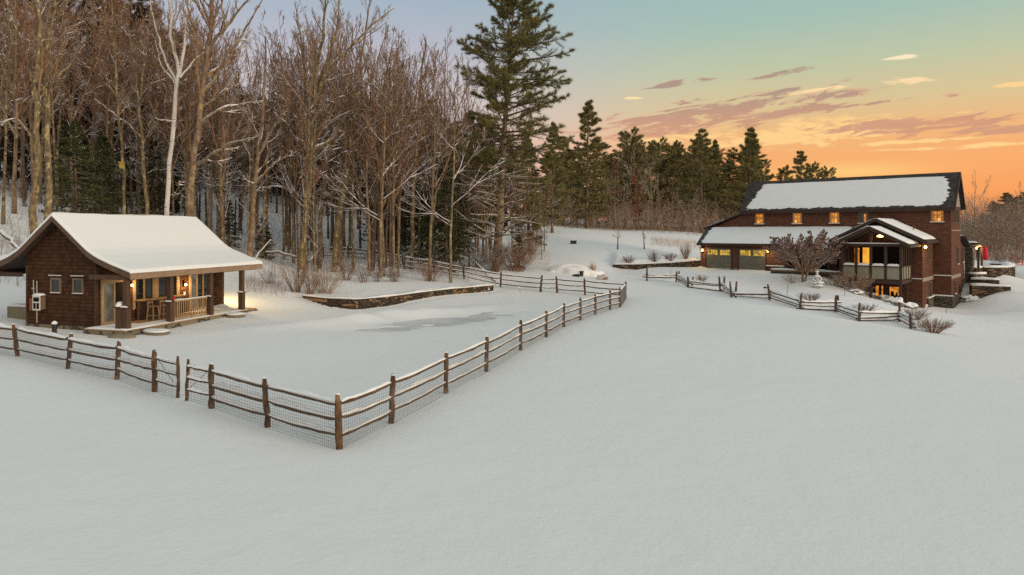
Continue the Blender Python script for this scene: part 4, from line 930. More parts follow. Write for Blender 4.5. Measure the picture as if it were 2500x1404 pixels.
# wall lanterns
def lantern(x, y, z, nx, ny, power, parent=house, hz=HZ, small=1.0):
    r = .11*small; m = MB(); m.bar((x, y, z+.2), (x+nx*.2, y+ny*.2, z+.2), .03, .03); m.lathe([(.001, z+.26), (r*1.25, z+.16), (r*1.25, z+.14), (.03, z+.14)], x+nx*.2, y+ny*.2, 8); m.lathe([(r*.6, z-.13), (r, z-.12), (r, z-.10)], x+nx*.2, y+ny*.2, 8)
    for i in range(4): a = i*math.pi/2+.4; m.bar((x+nx*.2+r*math.cos(a), y+ny*.2+r*math.sin(a), z-.11), (x+nx*.2+r*math.cos(a), y+ny*.2+r*math.sin(a), z+.15), .018, .018)
    o = m.build('wall_lantern', M['bronze'], parent, (0, 0, -hz)); g = MB(); g.lathe([(r*.75, z-.09), (r*.9, z), (r*.75, z+.13)], x+nx*.2, y+ny*.2, 8); g.build('lantern_glass', M['bulb'], o, (0, 0, -hz))
    lamp('lantern_light', (x+nx*.42, y+ny*.42, z-hz), power, parent=parent); return o
lantern(-22.2, -5.2, 2.8, 0, -1, 45); lantern(-15.08, -5.2, 2.85, 0, -1, 45); lantern(-1.45, -4.75, 3.45, 1, -.2, 45); lantern(.55, 10.2, 3.1, 1, 0, 60)
# windows of the main block
for s, z0, z1, w in [(18.0, 5.72, 6.85, .9), (13.96, 5.72, 6.85, .9), (10.23, 5.74, 6.87, .9), (1.12, 5.8, 6.86, .95)]: window(s, z0, z1, w, 0, 'litwin', mun=(1, 1) if s != 1.12 else (1, 2))
window(7.5, 5.72, 6.85, .85, 0, 'glass', mun=(1, 1)); g = MB(); B(g, 7.45, 7.25, -.03, -.022, 5.85, 6.6); hpart(g, 'lamp_glow_pane', M['litwin'])
for t in (.95, 2.3, 3.65): window(0, 5.75, 6.95, .5, t, face='r', mun=(0, 0), snowsill=False)
window(0, 1.75, 3.35, .6, 3.25, face='r', mun=(0, 1)); window(.06-.0, 1.8, 3.3, .6, 6.6, face='r', mun=(0, 1)); window(0, -1.0, .15, .7, 1.75, face='r', mun=(0, 1)); window(.06, -1.3, .1, .7, 6.7, face='r', mun=(0, 0), snowsill=False)
window(1.45, 2.25, 3.5, .75, -2.3, face='r', mun=(1, 1), snowsill=False); window(1.45, -1.15, .1, .8, -1.75, face='r', mun=(1, 1))
# ell roof and stone chimney
m = MB(); m.prism([(WD+.05, 4.25), (8.5, 3.2), (8.5, 3.36), (WD+.05, 4.41)], 'x', .45, -6.0); er = hpart(m, 'ell_roof', M['roofing'])
m = MB(); m.prism([(8.0, 3.55), (11.0, 3.2), (11.0, 3.36), (8.0, 3.7)], 'x', 1.25, -5.0); hpart(m, 'side_porch_roof', M['darkwood'], er)
for (f, sd) in ((lambda u, v: (-5.9+6.3*u, WD+.1+3.3*v, 4.42-1.02*v), 5), (lambda u, v: (-4.9+6.1*u, 8.05+2.9*v, 3.71-.33*v), 6)):
    link('roof_snow', arr_mesh('roof_snow', [(np.array(V)+np.array([0, 0, -HZ]), Fq) for V, Fq in roof_snow(f, 14, 10, .18, sd, .12)], True), M['roofsnow'], er)
m = MB(); m.box(-.05, .62, 8.15, 9.5, -2.4, 3.15); m.box(-1.3, -.5, 7.6, 8.1, 3.0, 6.3); ch = hpart(m, 'chimney', M['housestone'])
m = MB(); m.box(-1.4, -.4, 7.5, 8.2, 6.303, 6.4); hpart(m, 'chimney_cap', M['concrete'], ch); m = MB(); m.box(-1.4, -.4, 7.5, 8.2, 6.403, 6.55); hpart(m, 'chimney_snow', M['roofsnow'], ch)
m = MB(); m.box(1.0, 1.2, 10.7, 10.9, -.5, 3.2); m.box(1.0, 1.2, 8.2, 8.4, -.6, 3.2); hpart(m, 'side_porch_post', M['brownwood'])
# wing roof (big gable) and porch roof (small gable)
def gable_roof(name, sc, half, ze, zr, t0, t1, th, snow_th, seed, bare=0):
    m = MB(); m.prism([(-sc-half, ze), (-sc, zr), (-sc+half, ze), (-sc+half, ze-th), (-sc, zr-th-.02), (-sc-half, ze-th)], 'y', t0, t1); r = hpart(m, name, M['roofing'])
    m = MB()
    for sg in (-1, 1): hbar(m, (sc+sg*half, t0-.03, ze-.09), (sc, t0-.03, zr-.09), .06, .30); 
    for sg in (-1, 1): hbar(m, (sc+sg*(half+.03), t0+.01, ze-.11), (sc+sg*(half+.03), t1, ze-.11), .05, .22)
    hpart(m, 'fascia', M['darkwood'], r)
    for sg in (-1, 1):
        lo = .02; hi = .985 if sg < 0 else .985-bare
        f = lambda u, v, sg=sg, hi=hi: (-sc+sg*half*(lo*0+hi*v), t0-.02+(t1-t0)*u, zr-(zr-ze)*hi*v+.004)
        link('roof_snow', arr_mesh('roof_snow', [(np.array(V)+np.array([0, 0, -HZ]), Fq) for V, Fq in roof_snow(f, 16, 20, snow_th, seed+sg, .06)], True), M['roofsnow'], r)
    return r
gable_roof('wing_roof', 4.94, 4.0, 4.02, 6.02, -6.3, -.02, .16, .14, 11, .05)
gable_roof('porch_roof', 4.72, 3.15, 3.72, 5.28, -9.6, -5.2, .14, .14, 13, .03)
m = MB(); m.tube([(-2.6, -2.6, 4.8), (-2.6, -2.6, 5.5)], .04, 6); hpart(m, 'vent_pipe', M['black'])
# screened porch
PL, PRr, PF, PK = 7.05, 2.35, -9.0, -5.0
m = MB(); B(m, PL+.1, PRr-.1, PF-.1, PK-.003, .32, .62); hpart(m, 'porch_beam', M['darkwood'])
m = MB(); B(m, PL, PRr, PF, PK-.004, .622, .72); hpart(m, 'porch_floor', M['darkwood'])
n = 4
for i in range(n+1):
    s = PL+(PRr-PL)*i/n; m = MB(); B(m, s+.10, s-.10, PF-.02, PF+.18, .722, 3.55); hpart(m, 'porch_post', M['darkwood'])
for i in range(1, 5):
    t = PF+(PK-PF)*i/4.3; m = MB(); B(m, PRr+.07, PRr-.07, t-.07, t+.07, .722, 3.55); hpart(m, 'porch_post', M['darkwood'])
    m = MB(); B(m, PL+.07, PL-.07, t-.07, t+.07, .722, 3.55); hpart(m, 'porch_post', M['darkwood'])
for i in range(n):
    a = PL+(PRr-PL)*i/n-.11; b = PL+(PRr-PL)*(i+1)/n+.11; m = MB(); B(m, a, b, PF+.02, PF+.08, .722, 1.78); hpart(m, 'parapet_panel', M['grayboard'])
    m = MB(); m.c += roof_snow(lambda u, v: (-a+(a-b)*u, PF-.10+.36*v, 1.872), 14, 6, .17, 20+i, .25); hpart(m, 'parapet_snow', M['roofsnow'], smooth=True)
for i in range(4):
    t0 = PF+(PK-PF)*i/4.3+(.19 if i == 0 else .08); t1 = PF+(PK-PF)*(i+1)/4.3-.08; m = MB(); B(m, PRr+.03, PRr-.03, t0, t1, .722, 1.78); hpart(m, 'parapet_panel', M['grayboard'])
m = MB(); B(m, PL+.16, PRr-.16, PF-.1, PF+.22, 1.782, 1.868); B(m, PRr+.14, PRr-.14, PF+.222, PK-.01, 1.782, 1.868); hpart(m, 'parapet_rail', M['darkwood'])
m = MB(); B(m, PL+.3, PRr-.3, PF-.06, PF+.20, 3.552, 3.86); B(m, PRr+.1, PRr-.1, PF+.203, PK-.02, 3.552, 3.82); B(m, PL+.1, PL-.1, PF+.203, PK-.02, 3.552, 3.82)
m.bar((-4.72, PF+.07, 3.87), (-4.72, PF+.07, 5.05), .22, .2, (0, 1, 0)); hbar(m, (PL+.35, PF+.05, 3.9), (4.84, PF+.05, 5.02), .16, .2); hbar(m, (PRr-.35, PF+.05, 3.9), (4.60, PF+.05, 5.02), .16, .2)
hpart(m, 'truss', M['darkwood'])
m = MB(); B(m, PL+.2, PRr-.2, PF-.09, PF-.062, 3.80, 3.87); hpart(m, 'truss_snow', M['roofsnow'])
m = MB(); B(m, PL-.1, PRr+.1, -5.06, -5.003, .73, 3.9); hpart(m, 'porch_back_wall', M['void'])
m = MB(); B(m, 6.3, 5.72, -5.12, -5.065, .76, 3.35); hpart(m, 'lit_door', M['litdoor'])
m = MB(); B(m, 6.72, 6.58, -5.11, -5.064, 1.0, 3.3); B(m, 7.02, 6.93, -5.11, -5.064, 1.0, 3.3); hpart(m, 'lit_sidelight', M['litwin'])
m = MB(); B(m, 4.5, 3.6, -7.2, -6.4, 1.35, 1.42); B(m, 4.1, 4.0, -6.85, -6.75, .722, 1.35); hpart(m, 'porch_table', M['brownwood'])
m = MB(); m.tube([(-4.25, -7.6, 5.0), (-4.25, -7.6, 4.55)], .02, 5); pl = hpart(m, 'pendant_lamp', M['black']); m = MB(); m.lathe([(.02, 4.56), (.20, 4.50), (.28, 4.42), (.2, 4.38), (.02, 4.36)], -4.25, -7.6, 14); hpart(m, 'pendant_glass', M['bulb'], pl, True)
lamp('pendant_light', (-4.25, -7.6, 4.15-HZ), 28, parent=house)
# under the porch
for s, t in ((PRr+.05, PF+.05), (4.7, PF+.05), (PL-.1, PF+.05), (PRr+.05, -6.4)):
    m = MB(); B(m, s+.09, s-.09, t-.09, t+.09, -2.3, .32); hpart(m, 'deck_post', M['darkwood'])
for a, b, z0, z1, mt in ((4.05, 3.3, -.95, -.2, 'litwin'), (5.2, 4.95, -1.9, -.15, 'litwin'), (4.72, 4.6, -1.9, -.15, 'litwin')):
    m = MB(); B(m, a+.07, b-.07, -5.05, -5.004, z0-.07, z1+.07); w_ = hpart(m, 'lower_window', M['darkwood']); m = MB(); B(m, a, b, -5.07, -5.051, z0, z1); hpart(m, 'pane', M[mt], w_)
m = MB(); B(m, 3.95, 3.7, -5.14, -5.072, -1.15, -.6); B(m, 3.55, 3.4, -5.14, -5.072, -1.15, -.7); hpart(m, 'lower_sill_things', M['void'])

# entry stone wall and the terrace walls (things of their own)
def wall_strip(name, label, pts, th, zb, zt, m, snow, cat='wall', capw=.1, seed=0):
    """stone wall along a polyline of plan points; zb/zt: functions of the arc position"""
    pts = np.array(pts, float); n = len(pts); seg = np.concatenate([[0], np.cumsum(np.linalg.norm(np.diff(pts, axis=0), axis=1))])
    k = max(3, int(seg[-1]/.35)); q = np.linspace(0, seg[-1], k); P = np.stack([np.interp(q, seg, pts[:, j]) for j in range(2)], -1)
    T = np.gradient(P, axis=0); T /= np.linalg.norm(T, axis=1, keepdims=True); Nn = np.stack([-T[:, 1], T[:, 0]], -1)
    rg = np.random.default_rng(seed); org = np.array([P[0, 0], P[0, 1], 0.])
    def sheet(lo, hi, off0, off1, rough):
        V = []
        for i in range(k):
            a = P[i]+Nn[i]*off0; b = P[i]+Nn[i]*off1; r = rg.uniform(-rough, rough, 4)
            V += [(a[0]+Nn[i,0]*r[0], a[1]+Nn[i,1]*r[0], lo(i)), (b[0], b[1], lo(i)), (b[0], b[1], hi(i)+r[2]), (a[0]+Nn[i,0]*r[0], a[1]+Nn[i,1]*r[0], hi(i)+r[2])]
        V = np.array(V)-np.array([org[0], org[1], 0]); Fq = []
        for i in range(k-1):
            for e in range(4): Fq.append((i*4+e, i*4+(e+1) % 4, i*4+4+(e+1) % 4, i*4+4+e))
        return [(V, Fq+[(0, 3, 2, 1)]+[((k-1)*4, (k-1)*4+1, (k-1)*4+2, (k-1)*4+3)])]
    lo = lambda i: zb(P[i, 0], P[i, 1])-.3; hi = lambda i: zt(P[i, 0], P[i, 1])
    o = empty(name, (org[0], org[1], 0), 0, label, cat)
    w = MB(); w.c += sheet(lo, hi, -th/2, th/2, .03); w.build('stonework', m, o)
    if snow:
        w = MB(); w.c += sheet(lambda i: hi(i)+.001, lambda i: hi(i)+snow*(.8+.3*math.sin(i*.7)), -th/2-.02, th/2+capw, .015); w.build('snow_cap', M['railsnow'], o, smooth=True)
    return o
wall_strip('stone_wall', 'curved dry stone retaining wall at the back of the frozen pool', POOLWALL, .45, lambda x, y: gz(x, y)-.25, lambda x, y: .02+.50+.012*(x+14), M['wallstone'], .10, seed=1)
wall_strip('stone_wall', 'rough stone retaining wall on the left of the garage doors', GARWALL, .6, lambda x, y: gz(x, y)-.5, lambda x, y: 1.46+.02*(x-10), M['wallstone'], .16, seed=2, capw=.3)
wall_strip('stone_wall', 'low stone wall with a thick snow cap in front of the house entry, behind the round shrub tree', [hw(13.9, -7.5), hw(11, -7.7), hw(7.4, -7.9)], .45, lambda x, y: gz(x, y)-.2, lambda x, y: 1.12, M['wallstone'], .16, seed=3, capw=.15)
# right of the house: round patio wall and steps
def plan(px, D): return ((px-1250)/FPX*D, D)
arc = [plan(2372, 70), plan(2390, 71.5), plan(2412, 71), plan(2430, 71), plan(2450, 71.5), plan(2464, 73), plan(2466, 76), plan(2455, 78.5), plan(2425, 80)]
wall_strip('patio_wall', 'rounded stone patio wall with a wide snowy top below the red umbrella', arc, .9, lambda x, y: -.9, lambda x, y: 1.10, M['wallstone'], .2, seed=4)
for i, (x0, x1, D, z0, z1, lab) in enumerate([(2370,2462,65.5,-1.6,-.40,'lowest and longest stone terrace step right of the house'),(2370,2436,67.5,-1.2,.07,'middle stone terrace step right of the house'),(2370,2392,69.0,-.8,.52,'short uppermost stone step against the house corner')]):
    wall_strip('terrace_step', lab, [plan(x0, D+1.0), plan((x0+x1)/2, D+.4), plan(x1, D)], 1.1, lambda x, y, z0=z0: z0, lambda x, y, z1=z1: z1, M['wallstone'], .2, cat='step', seed=5+i, capw=.5)

# ------------------------------------------------------------------ the pool cabin
cabin = empty('pool_cabin', (CO[0], CO[1], 0), -CA, 'small brown shingled pool cabin with a thick snowy flared roof and lit porch', 'cabin')
def cpart(mb, name, m, parent=None, smooth=False): return mb.build(name, m, parent or cabin, (0, 0, 0), smooth)
ZF, CWD, CL = .35, 2.15, 8.64
ZRC, VK, ZK, VE, ZEC = 5.62, 2.14, 3.92, 4.62, 2.96
def rprof(v):
    """flared roof line: steep near the ridge, shallow over the porch"""
    v = abs(v); xs = [0, 1.0, 1.7, 2.14, 2.7, 3.5, 4.62]; zs = [5.62, 4.83, 4.26, 3.92, 3.62, 3.32, 2.96]; return float(np.interp(v, xs, zs))
RV = [0, 1.0, 1.7, 2.14, 2.7, 3.5, 4.62]
m = MB(); poly = [(-CWD, ZF), (CWD, ZF), (CWD, rprof(CWD)-.2)]+[(v, rprof(v)-.2) for v in (1.7, 1.0, 0, -1.0, -1.7)]+[(-CWD, rprof(CWD)-.2)]
m.prism(poly, 'y', 0, .16); m.box(-CWD, -CWD+.16, .161, CL, ZF, 3.7); m.prism(poly, 'y', CL, CL+.14)
# right wall: solid piers between the porch openings
OPEN = [(.35, 1.75, .40, 2.45), (2.25, 3.55, .95, 2.55), (3.75, 5.2, .95, 2.55), (6.15, 7.75, .45, 2.55)]
y = .161
for a, b, z0, z1 in OPEN: m.box(CWD-.16, CWD, y, a, ZF, 3.7); m.box(CWD-.16, CWD, a, b, z1, 3.7); m.box(CWD-.16, CWD, a, b, ZF, z0); y = b
m.box(CWD-.16, CWD, y, CL-.001, ZF, 3.7)
cpart(m, 'wall', M['cabinshingle'])
m = MB()
for v, u in ((-CWD-.02, -.02), (CWD+.02, -.02), (CWD+.02, CL+.16)): m.box(v-.07*(1 if v > 0 else 0)-.0, v+.07*(0 if v > 0 else 1), u-.02, u+.14, ZF-.02, 3.2 if abs(u) < 1 else 3.2)
cpart(m, 'corner_board', M['brownwood'])
m = MB(); m.box(-CWD-.05, CWD+.05, -.06, CL+.1, -.5, ZF-.002); cpart(m, 'foundation', M['foundstone'])
m = MB(); m.box(CWD+.052, 4.62, -.75, CL+.2, -.5, ZF-.10); m.box(CWD+.054, 4.6, -.74, CL+.18, ZF-.098, ZF-.06); cpart(m, 'porch_foundation', M['foundstone'])
m = MB(); m.box(CWD+.056, 4.55, -.70, CL+.15, ZF-.058, ZF); fl = cpart(m, 'porch_floor', M['palewood'])
m = MB(); m.c += roof_snow(lambda u, v: (2.25+2.4*u, -.72+1.9*v, ZF+.004), 14, 14, .07, 31, .3); m.c += roof_snow(lambda u, v: (3.35+1.2*u, 1.1+7.0*v, ZF+.005), 10, 30, .035, 32, .35); cpart(m, 'porch_snow', M['roofsnow'], fl, True)
m = MB(); m.blob((4.45, -.72, .02), (.62, .5, .22), 5, .1); cpart(m, 'corner_footing', M['concrete'], None, True)
# roof
m = MB(); t0, t1 = -.42, 9.12
top = [(v, rprof(v)) for v in [-x for x in RV[::-1]]+RV[1:]]; m.prism(top+[(v, z-.16) for v, z in top[::-1]], 'y', t0, t1); cr_ = cpart(m, 'roof', M['darkwood'])
m = MB(); ff = [(v, z+.02) for v, z in top]; m.prism(ff+[(v, z-.27) for v, z in ff[::-1]], 'y', t0-.06, t0-.002); cpart(m, 'barge_board', M['fascia'], cr_); m = MB(); m.prism(ff+[(v, z-.27) for v, z in ff[::-1]], 'y', t1+.002, t1+.06); cpart(m, 'barge_board', M['fascia'], cr_)
m = MB(); m.box(4.622, 4.67, t0-.05, t1+.05, ZEC-.30, ZEC+.0); cpart(m, 'fascia', M['eave'], cr_); m = MB(); m.box(-4.67, -4.622, t0-.05, t1+.05, ZEC-.30, ZEC); cpart(m, 'fascia', M['fascia'], cr_)
def csnow(sg): return lambda u, v: (sg*4.70*v, t0-.09+(t1-t0+.18)*u, rprof(4.62*v)+.01-(.02 if v > .99 else 0))
def snow_slab(fn, nu, nv, th, edges, seed):
    """like roof_snow but thick right up to the listed edges: edges=(u0,u1,v0,v1) falloff widths"""
    top = np.zeros((nu, nv, 3)); bot = np.zeros((nu, nv, 3))
    U = np.concatenate([[0, .004, .01, .02], np.linspace(.035, .965, nu-8), [.98, .99, .996, 1]]); Vv = np.concatenate([np.linspace(0, .955, nv-5), [.97, .983, .992, .997, 1]])
    for i, u in enumerate(U):
        for j, v in enumerate(Vv):
            p = np.array(fn(u, v)); e = 1
            for d, w_ in ((u, edges[0]), (1-u, edges[1]), (1-v, edges[2])): 
                if w_: q = min(d/w_, 1); e *= (1-(1-q)**2)**.5
            h = th*(.25+.75*e)*(1+.10*math.sin(u*9+v*4+seed)+.05*math.sin(u*31+v*13))
            bot[i, j] = p; top[i, j] = p+np.array([0, 0, h])
    n = nu*nv; Fq = []; I = lambda i, j, o=0: o+i*nv+j
    for i in range(nu-1):
        for j in range(nv-1): Fq += [(I(i,j), I(i+1,j), I(i+1,j+1), I(i,j+1)), (I(i,j,n), I(i,j+1,n), I(i+1,j+1,n), I(i+1,j,n))]
    for i in range(nu-1): Fq += [(I(i,nv-1), I(i+1,nv-1), I(i+1,nv-1,n), I(i,nv-1,n))]
    for j in range(nv-1): Fq += [(I(0,j), I(0,j+1), I(0,j+1,n), I(0,j,n)), (I(nu-1,j), I(nu-1,j,n), I(nu-1,j+1,n), I(nu-1,j+1))]
    return [(np.concatenate([top.reshape(-1, 3), bot.reshape(-1, 3)]), Fq)]
m = MB(); m.c += snow_slab(csnow(1), 60, 40, .14, (.012, .012, .03), 1); m.c += snow_slab(csnow(-1), 60, 40, .17, (.012, .012, .03), 2)
cpart(m, 'roof_snow', M['roofsnow'], cr_, True)
m = MB(); m.box(-CWD-.15, CWD, .17, CL-.01, 3.72, 3.78); cpart(m, 'ceiling', M['darkwood'])
# porch posts with boxed lower halves, beam, railing
PV_, PU = 4.38, [-.42, 2.24, 5.08, 7.68]
for i, u in enumerate(PU):
    m = MB(); m.box(PV_-.11, PV_+.11, u-.11, u+.11, ZF+.001, 2.62); m.box(PV_-.135, PV_+.135, u-.135, u+.135, ZF+.002, 1.35); m.box(PV_-.19, PV_+.19, u-.19, u+.19, 1.352, 1.39); p_ = cpart(m, 'porch_post', M['brownwood'])
    m = MB(); m.c += roof_snow(lambda a, b: (PV_-.19+.38*a, u-.19+.08*b, 1.392), 8, 5, .05, 41+i, .3); cpart(m, 'ledge_snow', M['roofsnow'], p_, True)
m = MB(); m.box(PV_-.46, PV_-.15, -.60, -.24, ZF+.003, 1.36); m.box(PV_-.52, PV_-.225, -.66, -.18, 1.362, 1.42); pd = cpart(m, 'pedestal', M['brownwood']); m = MB(); m.blob((PV_-.37, -.42, 1.46), (.19, .23, .17), 3, .08); cpart(m, 'pedestal_snow', M['roofsnow'], pd, True)
m = MB(); m.box(PV_-.10, PV_+.10, -.4, CL+.2, 2.622, 2.86); m.box(CWD, PV_-.11, -.40, -.26, 2.625, 2.85); cpart(m, 'beam', M['brownwood'])
m = MB(); a, b = PU[1]+.25, PU[2]-.25; m.bar((PV_, a, 1.36), (PV_, b, 1.36), .09, .07); m.bar((PV_, a, .47), (PV_, b, .47), .06, .06)
k = 16
for i in range(k): u = a+.06+(b-a-.12)*i/(k-1); m.bar((PV_, u, .50), (PV_, u, 1.33), .035, .035, (0, 1, 0))
rl = cpart(m, 'railing', M['palewood']); m = MB(); m.c += roof_snow(lambda p, q: (PV_-.045+.09*q, a+(b-a)*p, 1.397), 20, 4, .03, 50, .2); cpart(m, 'rail_snow', M['roofsnow'], rl, True)
# the left porch: posts, beam, low stone wall
for u in (-.2, 8.2): m = MB(); m.box(-4.45, -4.2, u-.12, u+.12, .3, 2.66); cpart(m, 'porch_post', M['darkwood'])
m = MB(); m.box(-4.42, -4.22, -.35, CL+.1, 2.662, 2.88); m.box(-4.2, -CWD-.01, -.34, -.2, 2.664, 2.86); cpart(m, 'beam', M['darkwood'])
m = MB(); m.prism([(-CWD-.02, 2.9), (-4.2, 2.84), (-CWD-.02, 3.75)], 'y', 8.3, 8.4); cpart(m, 'porch_gable_board', M['darkwood'])
m = MB(); m.box(-4.6, -2.25, .9, 1.3, -.2, 1.02); lw = cpart(m, 'low_porch_wall', M['concrete']); m = MB(); m.c += roof_snow(lambda u, v: (-4.65+2.38*u, .86+.48*v, 1.024), 14, 6, .10, 55, .2); cpart(m, 'wall_snow', M['roofsnow'], lw, True)
# gable windows
for v, mt in ((-.28, 'glass'), (1.10, 'glass')):
    f = MB(); z0, z1, w = 1.98, 2.54, .48
    f.box(v-w/2-.09, v-w/2, -.06, -.002, z0-.09, z1+.09); f.box(v+w/2, v+w/2+.09, -.06, -.002, z0-.09, z1+.09); f.box(v-w/2, v+w/2, -.06, -.002, z1, z1+.09); f.box(v-w/2, v+w/2, -.06, -.002, z0-.09, z0); f.box(v-w/2-.16, v+w/2+.16, -.10, -.003, z1+.16, z1+.20)
    fr = cpart(f, 'window', M['trim']); g = MB(); g.box(v-w/2, v+w/2, -.02, -.005, z0, z1); cpart(g, 'pane', M[mt], fr); n = MB(); n.box(v-w/2-.15, v+w/2+.15, -.11, -.06, z1+.2, z1+.225); cpart(n, 'hood_snow', M['roofsnow'], fr); n = MB(); n.box(v-w/2-.08, v+w/2+.08, -.085, -.061, z0-.09, z0-.06); cpart(n, 'sill_snow', M['roofsnow'], fr)
# meter box, conduits, hose bib
m = MB(); m.box(-1.34, -.95, -.30, -.005, 1.08, 1.72); bx = cpart(m, 'wall_box', M['trim'])
m = MB(); m.box(-1.38, -.91, -.33, -.304, 1.05, 1.76); cpart(m, 'box_frame', M['white'], bx)
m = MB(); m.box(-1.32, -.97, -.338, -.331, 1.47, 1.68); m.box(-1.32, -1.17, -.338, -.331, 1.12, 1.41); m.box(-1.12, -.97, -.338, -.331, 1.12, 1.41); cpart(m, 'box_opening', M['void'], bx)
m = MB(); m.c += roof_snow(lambda u, v: (-1.40+.51*u, -.35+.34*v, 1.765), 8, 6, .09, 57, .3); cpart(m, 'box_snow', M['roofsnow'], bx, True)
m = MB(); m.tube([(-1.43, -.06, .4), (-1.43, -.06, 1.5), (-1.43, -.06, 2.45)], .025, 6); m.tube([(-1.49, -.07, 1.5), (-1.62, -.07, 1.6), (-1.64, -.07, 2.5)], .025, 6); m.box(-1.70, -1.60, -.12, -.003, 2.05, 2.12); cpart(m, 'conduit', M['pipe'])
m = MB(); m.box(-1.92, -1.46, -.05, -.003, 1.0, 1.6); cpart(m, 'rusty_panel', M['rust'])
# porch side openings: door, windows, glass door
def opening(u0, u1, z0, z1, nm, panes, m='palewood'):
    f = MB(); x0, x1 = CWD-.10, CWD+.035
    f.box(x0, x1, u0-.0, u0+.08, z0, z1); f.box(x0, x1, u1-.08, u1, z0, z1); f.box(x0, x1, u0+.08, u1-.08, z1-.08, z1); f.box(x0, x1, u0+.08, u1-.08, z0, z0+.08)
    f.box(CWD+.002, CWD+.045, u0-.10, u0-.002, z0-.05, z1+.1); f.box(CWD+.002, CWD+.045, u1+.002, u1+.10, z0-.05, z1+.1); f.box(CWD+.002, CWD+.045, u0-.001, u1+.001, z1+.003, z1+.1)
    fr = cpart(f, nm, M[m]); n_ = len(panes)
    for i, pm in enumerate(panes):
        a = u0+.08+(u1-u0-.16)*i/n_; b = u0+.08+(u1-u0-.16)*(i+1)/n_; g = MB(); g.box(CWD-.05, CWD-.035, a, b-.001, z0+.08, z1-.08); cpart(g, 'pane', M[pm], fr)
        if i: f2 = MB(); f2.box(x0+.02, x1-.01, a-.03, a+.03, z0+.08, z1-.08); cpart(f2, 'mullion', M[m], fr)
    return fr
opening(.35, 1.75, .40, 2.45, 'door', ['litcabin', 'void'])  # glow stands in for reflected snow, near black for the unlit interior
opening(2.25, 3.55, .95, 2.55, 'window', ['glass', 'glass']); opening(3.75, 5.2, .95, 2.55, 'window', ['glass', 'glass']); opening(6.15, 7.75, .45, 2.55, 'glass_door', ['litcabin', 'glass', 'glass'])
def cab_lamp(v, u, z, nv, nu, power, nm='wall_sconce'):
    m = MB(); m.box(min(v, v+nv*.06)-.04, max(v, v+nv*.06)+.04, u-.04, u+.04, z-.06, z+.08); m.lathe([(.05, z+.02), (.075, z+.05), (.02, z+.12)], v+nv*.13, u+nu*.13, 8); o = cpart(m, nm, M['bronze'])
    g = MB(); g.lathe([(.02, z-.10), (.055, z-.07), (.06, z-.02), (.04, z+.018)], v+nv*.13, u+nu*.13, 10); cpart(g, 'sconce_glass', M['whitebulb'], o, True)
    lamp('sconce_light', (v+nv*.32, u+nu*.32, z-.03), power, (1, .66, .27), parent=cabin)
cab_lamp(CWD+.02, 1.98, 2.2, 1, 0, 30); cab_lamp(CWD+.02, 5.65, 1.95, 1, 0, 60); cab_lamp(CWD-.3, CL+.16, 2.3, 0, 1, 330)
m = MB(); m.box(CWD+.003, CWD+.06, 5.6, 5.72, 1.35, 1.5); cpart(m, 'switch_box', M['white'])
m = MB(); m.box(CWD+.003, CWD+.5, 2.2, 5.3, 1.34, 1.40); br = cpart(m, 'serving_bar', M['palewood']); m = MB(); m.box(CWD+.1, CWD+.16, 2.3, 5.2, .36, 1.33); cpart(m, 'bar_front', M['brownwood'], br)
# furniture on the porch and stones at its foot
def at(v, u, z): x, y = cw(v, u); return (x, y, z)
def stool():
    m = MB(); m.box(-.19, .19, -.19, .19, .70, .74); o = empty('bar_stool', (0, 0, 0), -CA, None, 'stool', 'bar stools on the cabin porch'); m.build('seat', M['palewood'], o)
    for sx in (-1, 1):
        for sy in (-1, 1): m = MB(); m.bar((sx*.16, sy*.16, .70), (sx*.21, sy*.21, 0), .045, .045, (0, 1, 0)); m.build('leg', M['palewood'], o)
    m = MB()
    for a, b in (((-.19,-.19),(.19,-.19)), ((.19,-.19),(.19,.19)), ((.19,.19),(-.19,.19)), ((-.19,.19),(-.19,-.19))): m.bar((*a, .25), (*b, .25), .03, .03)
    m.build('footrest', M['palewood'], o); m = MB(); m.box(-.2, -.17, -.18, .18, .86, .98); m.bar((-.185, -.15, .74), (-.185, -.15, .87), .03, .03, (0, 1, 0)); m.bar((-.185, .15, .74), (-.185, .15, .87), .03, .03, (0, 1, 0)); m.build('backrest', M['palewood'], o)
    return o
s1 = stool(); s1.location = at(3.05, 2.55, ZF); s1['label'] = 'light wooden bar stool nearer the cabin door, beside the serving bar'
def dup2(root, loc, rz, label):
    o = root.copy(); COL.objects.link(o); o.location = loc; o.rotation_euler = (0, 0, rz); o['label'] = label
    for ch in root.children: c = ch.copy(); COL.objects.link(c); c.parent = o
    return o
dup2(s1, at(3.1, 3.3, ZF), -CA+.3, 'light wooden bar stool farther from the cabin door, beside the white topped table')
t_ = empty('porch_table', at(3.2, 4.1, ZF), -CA, 'small table with snow dusted top on the cabin porch beside the bar stools', 'table'); m = MB(); m.box(-.4, .4, -.5, .5, .88, .93); m.build('tabletop', M['palewood'], t_)
for sx in (-1, 1):
    for sy in (-1, 1): m = MB(); m.bar((sx*.34, sy*.44, .88), (sx*.36, sy*.46, 0), .05, .05, (0, 1, 0)); m.build('leg', M['palewood'], t_)
m = MB(); m.c += roof_snow(lambda u, v: (-.2+.5*u, -.35+.6*v, .934), 6, 6, .03, 60, .3); m.build('table_snow', M['roofsnow'], t_, smooth=True)
o = MB().blob((0, 0, .1), (.07, .07, .11), 8, .1).build('lantern', M['red'], None); o.location = at(4.0, 3.0, 1.41); tag(o, 'small red lantern standing on the post ledge beside the porch railing', 'lantern'); o.location = at(PV_-.05, PU[1]+.3, 1.41)
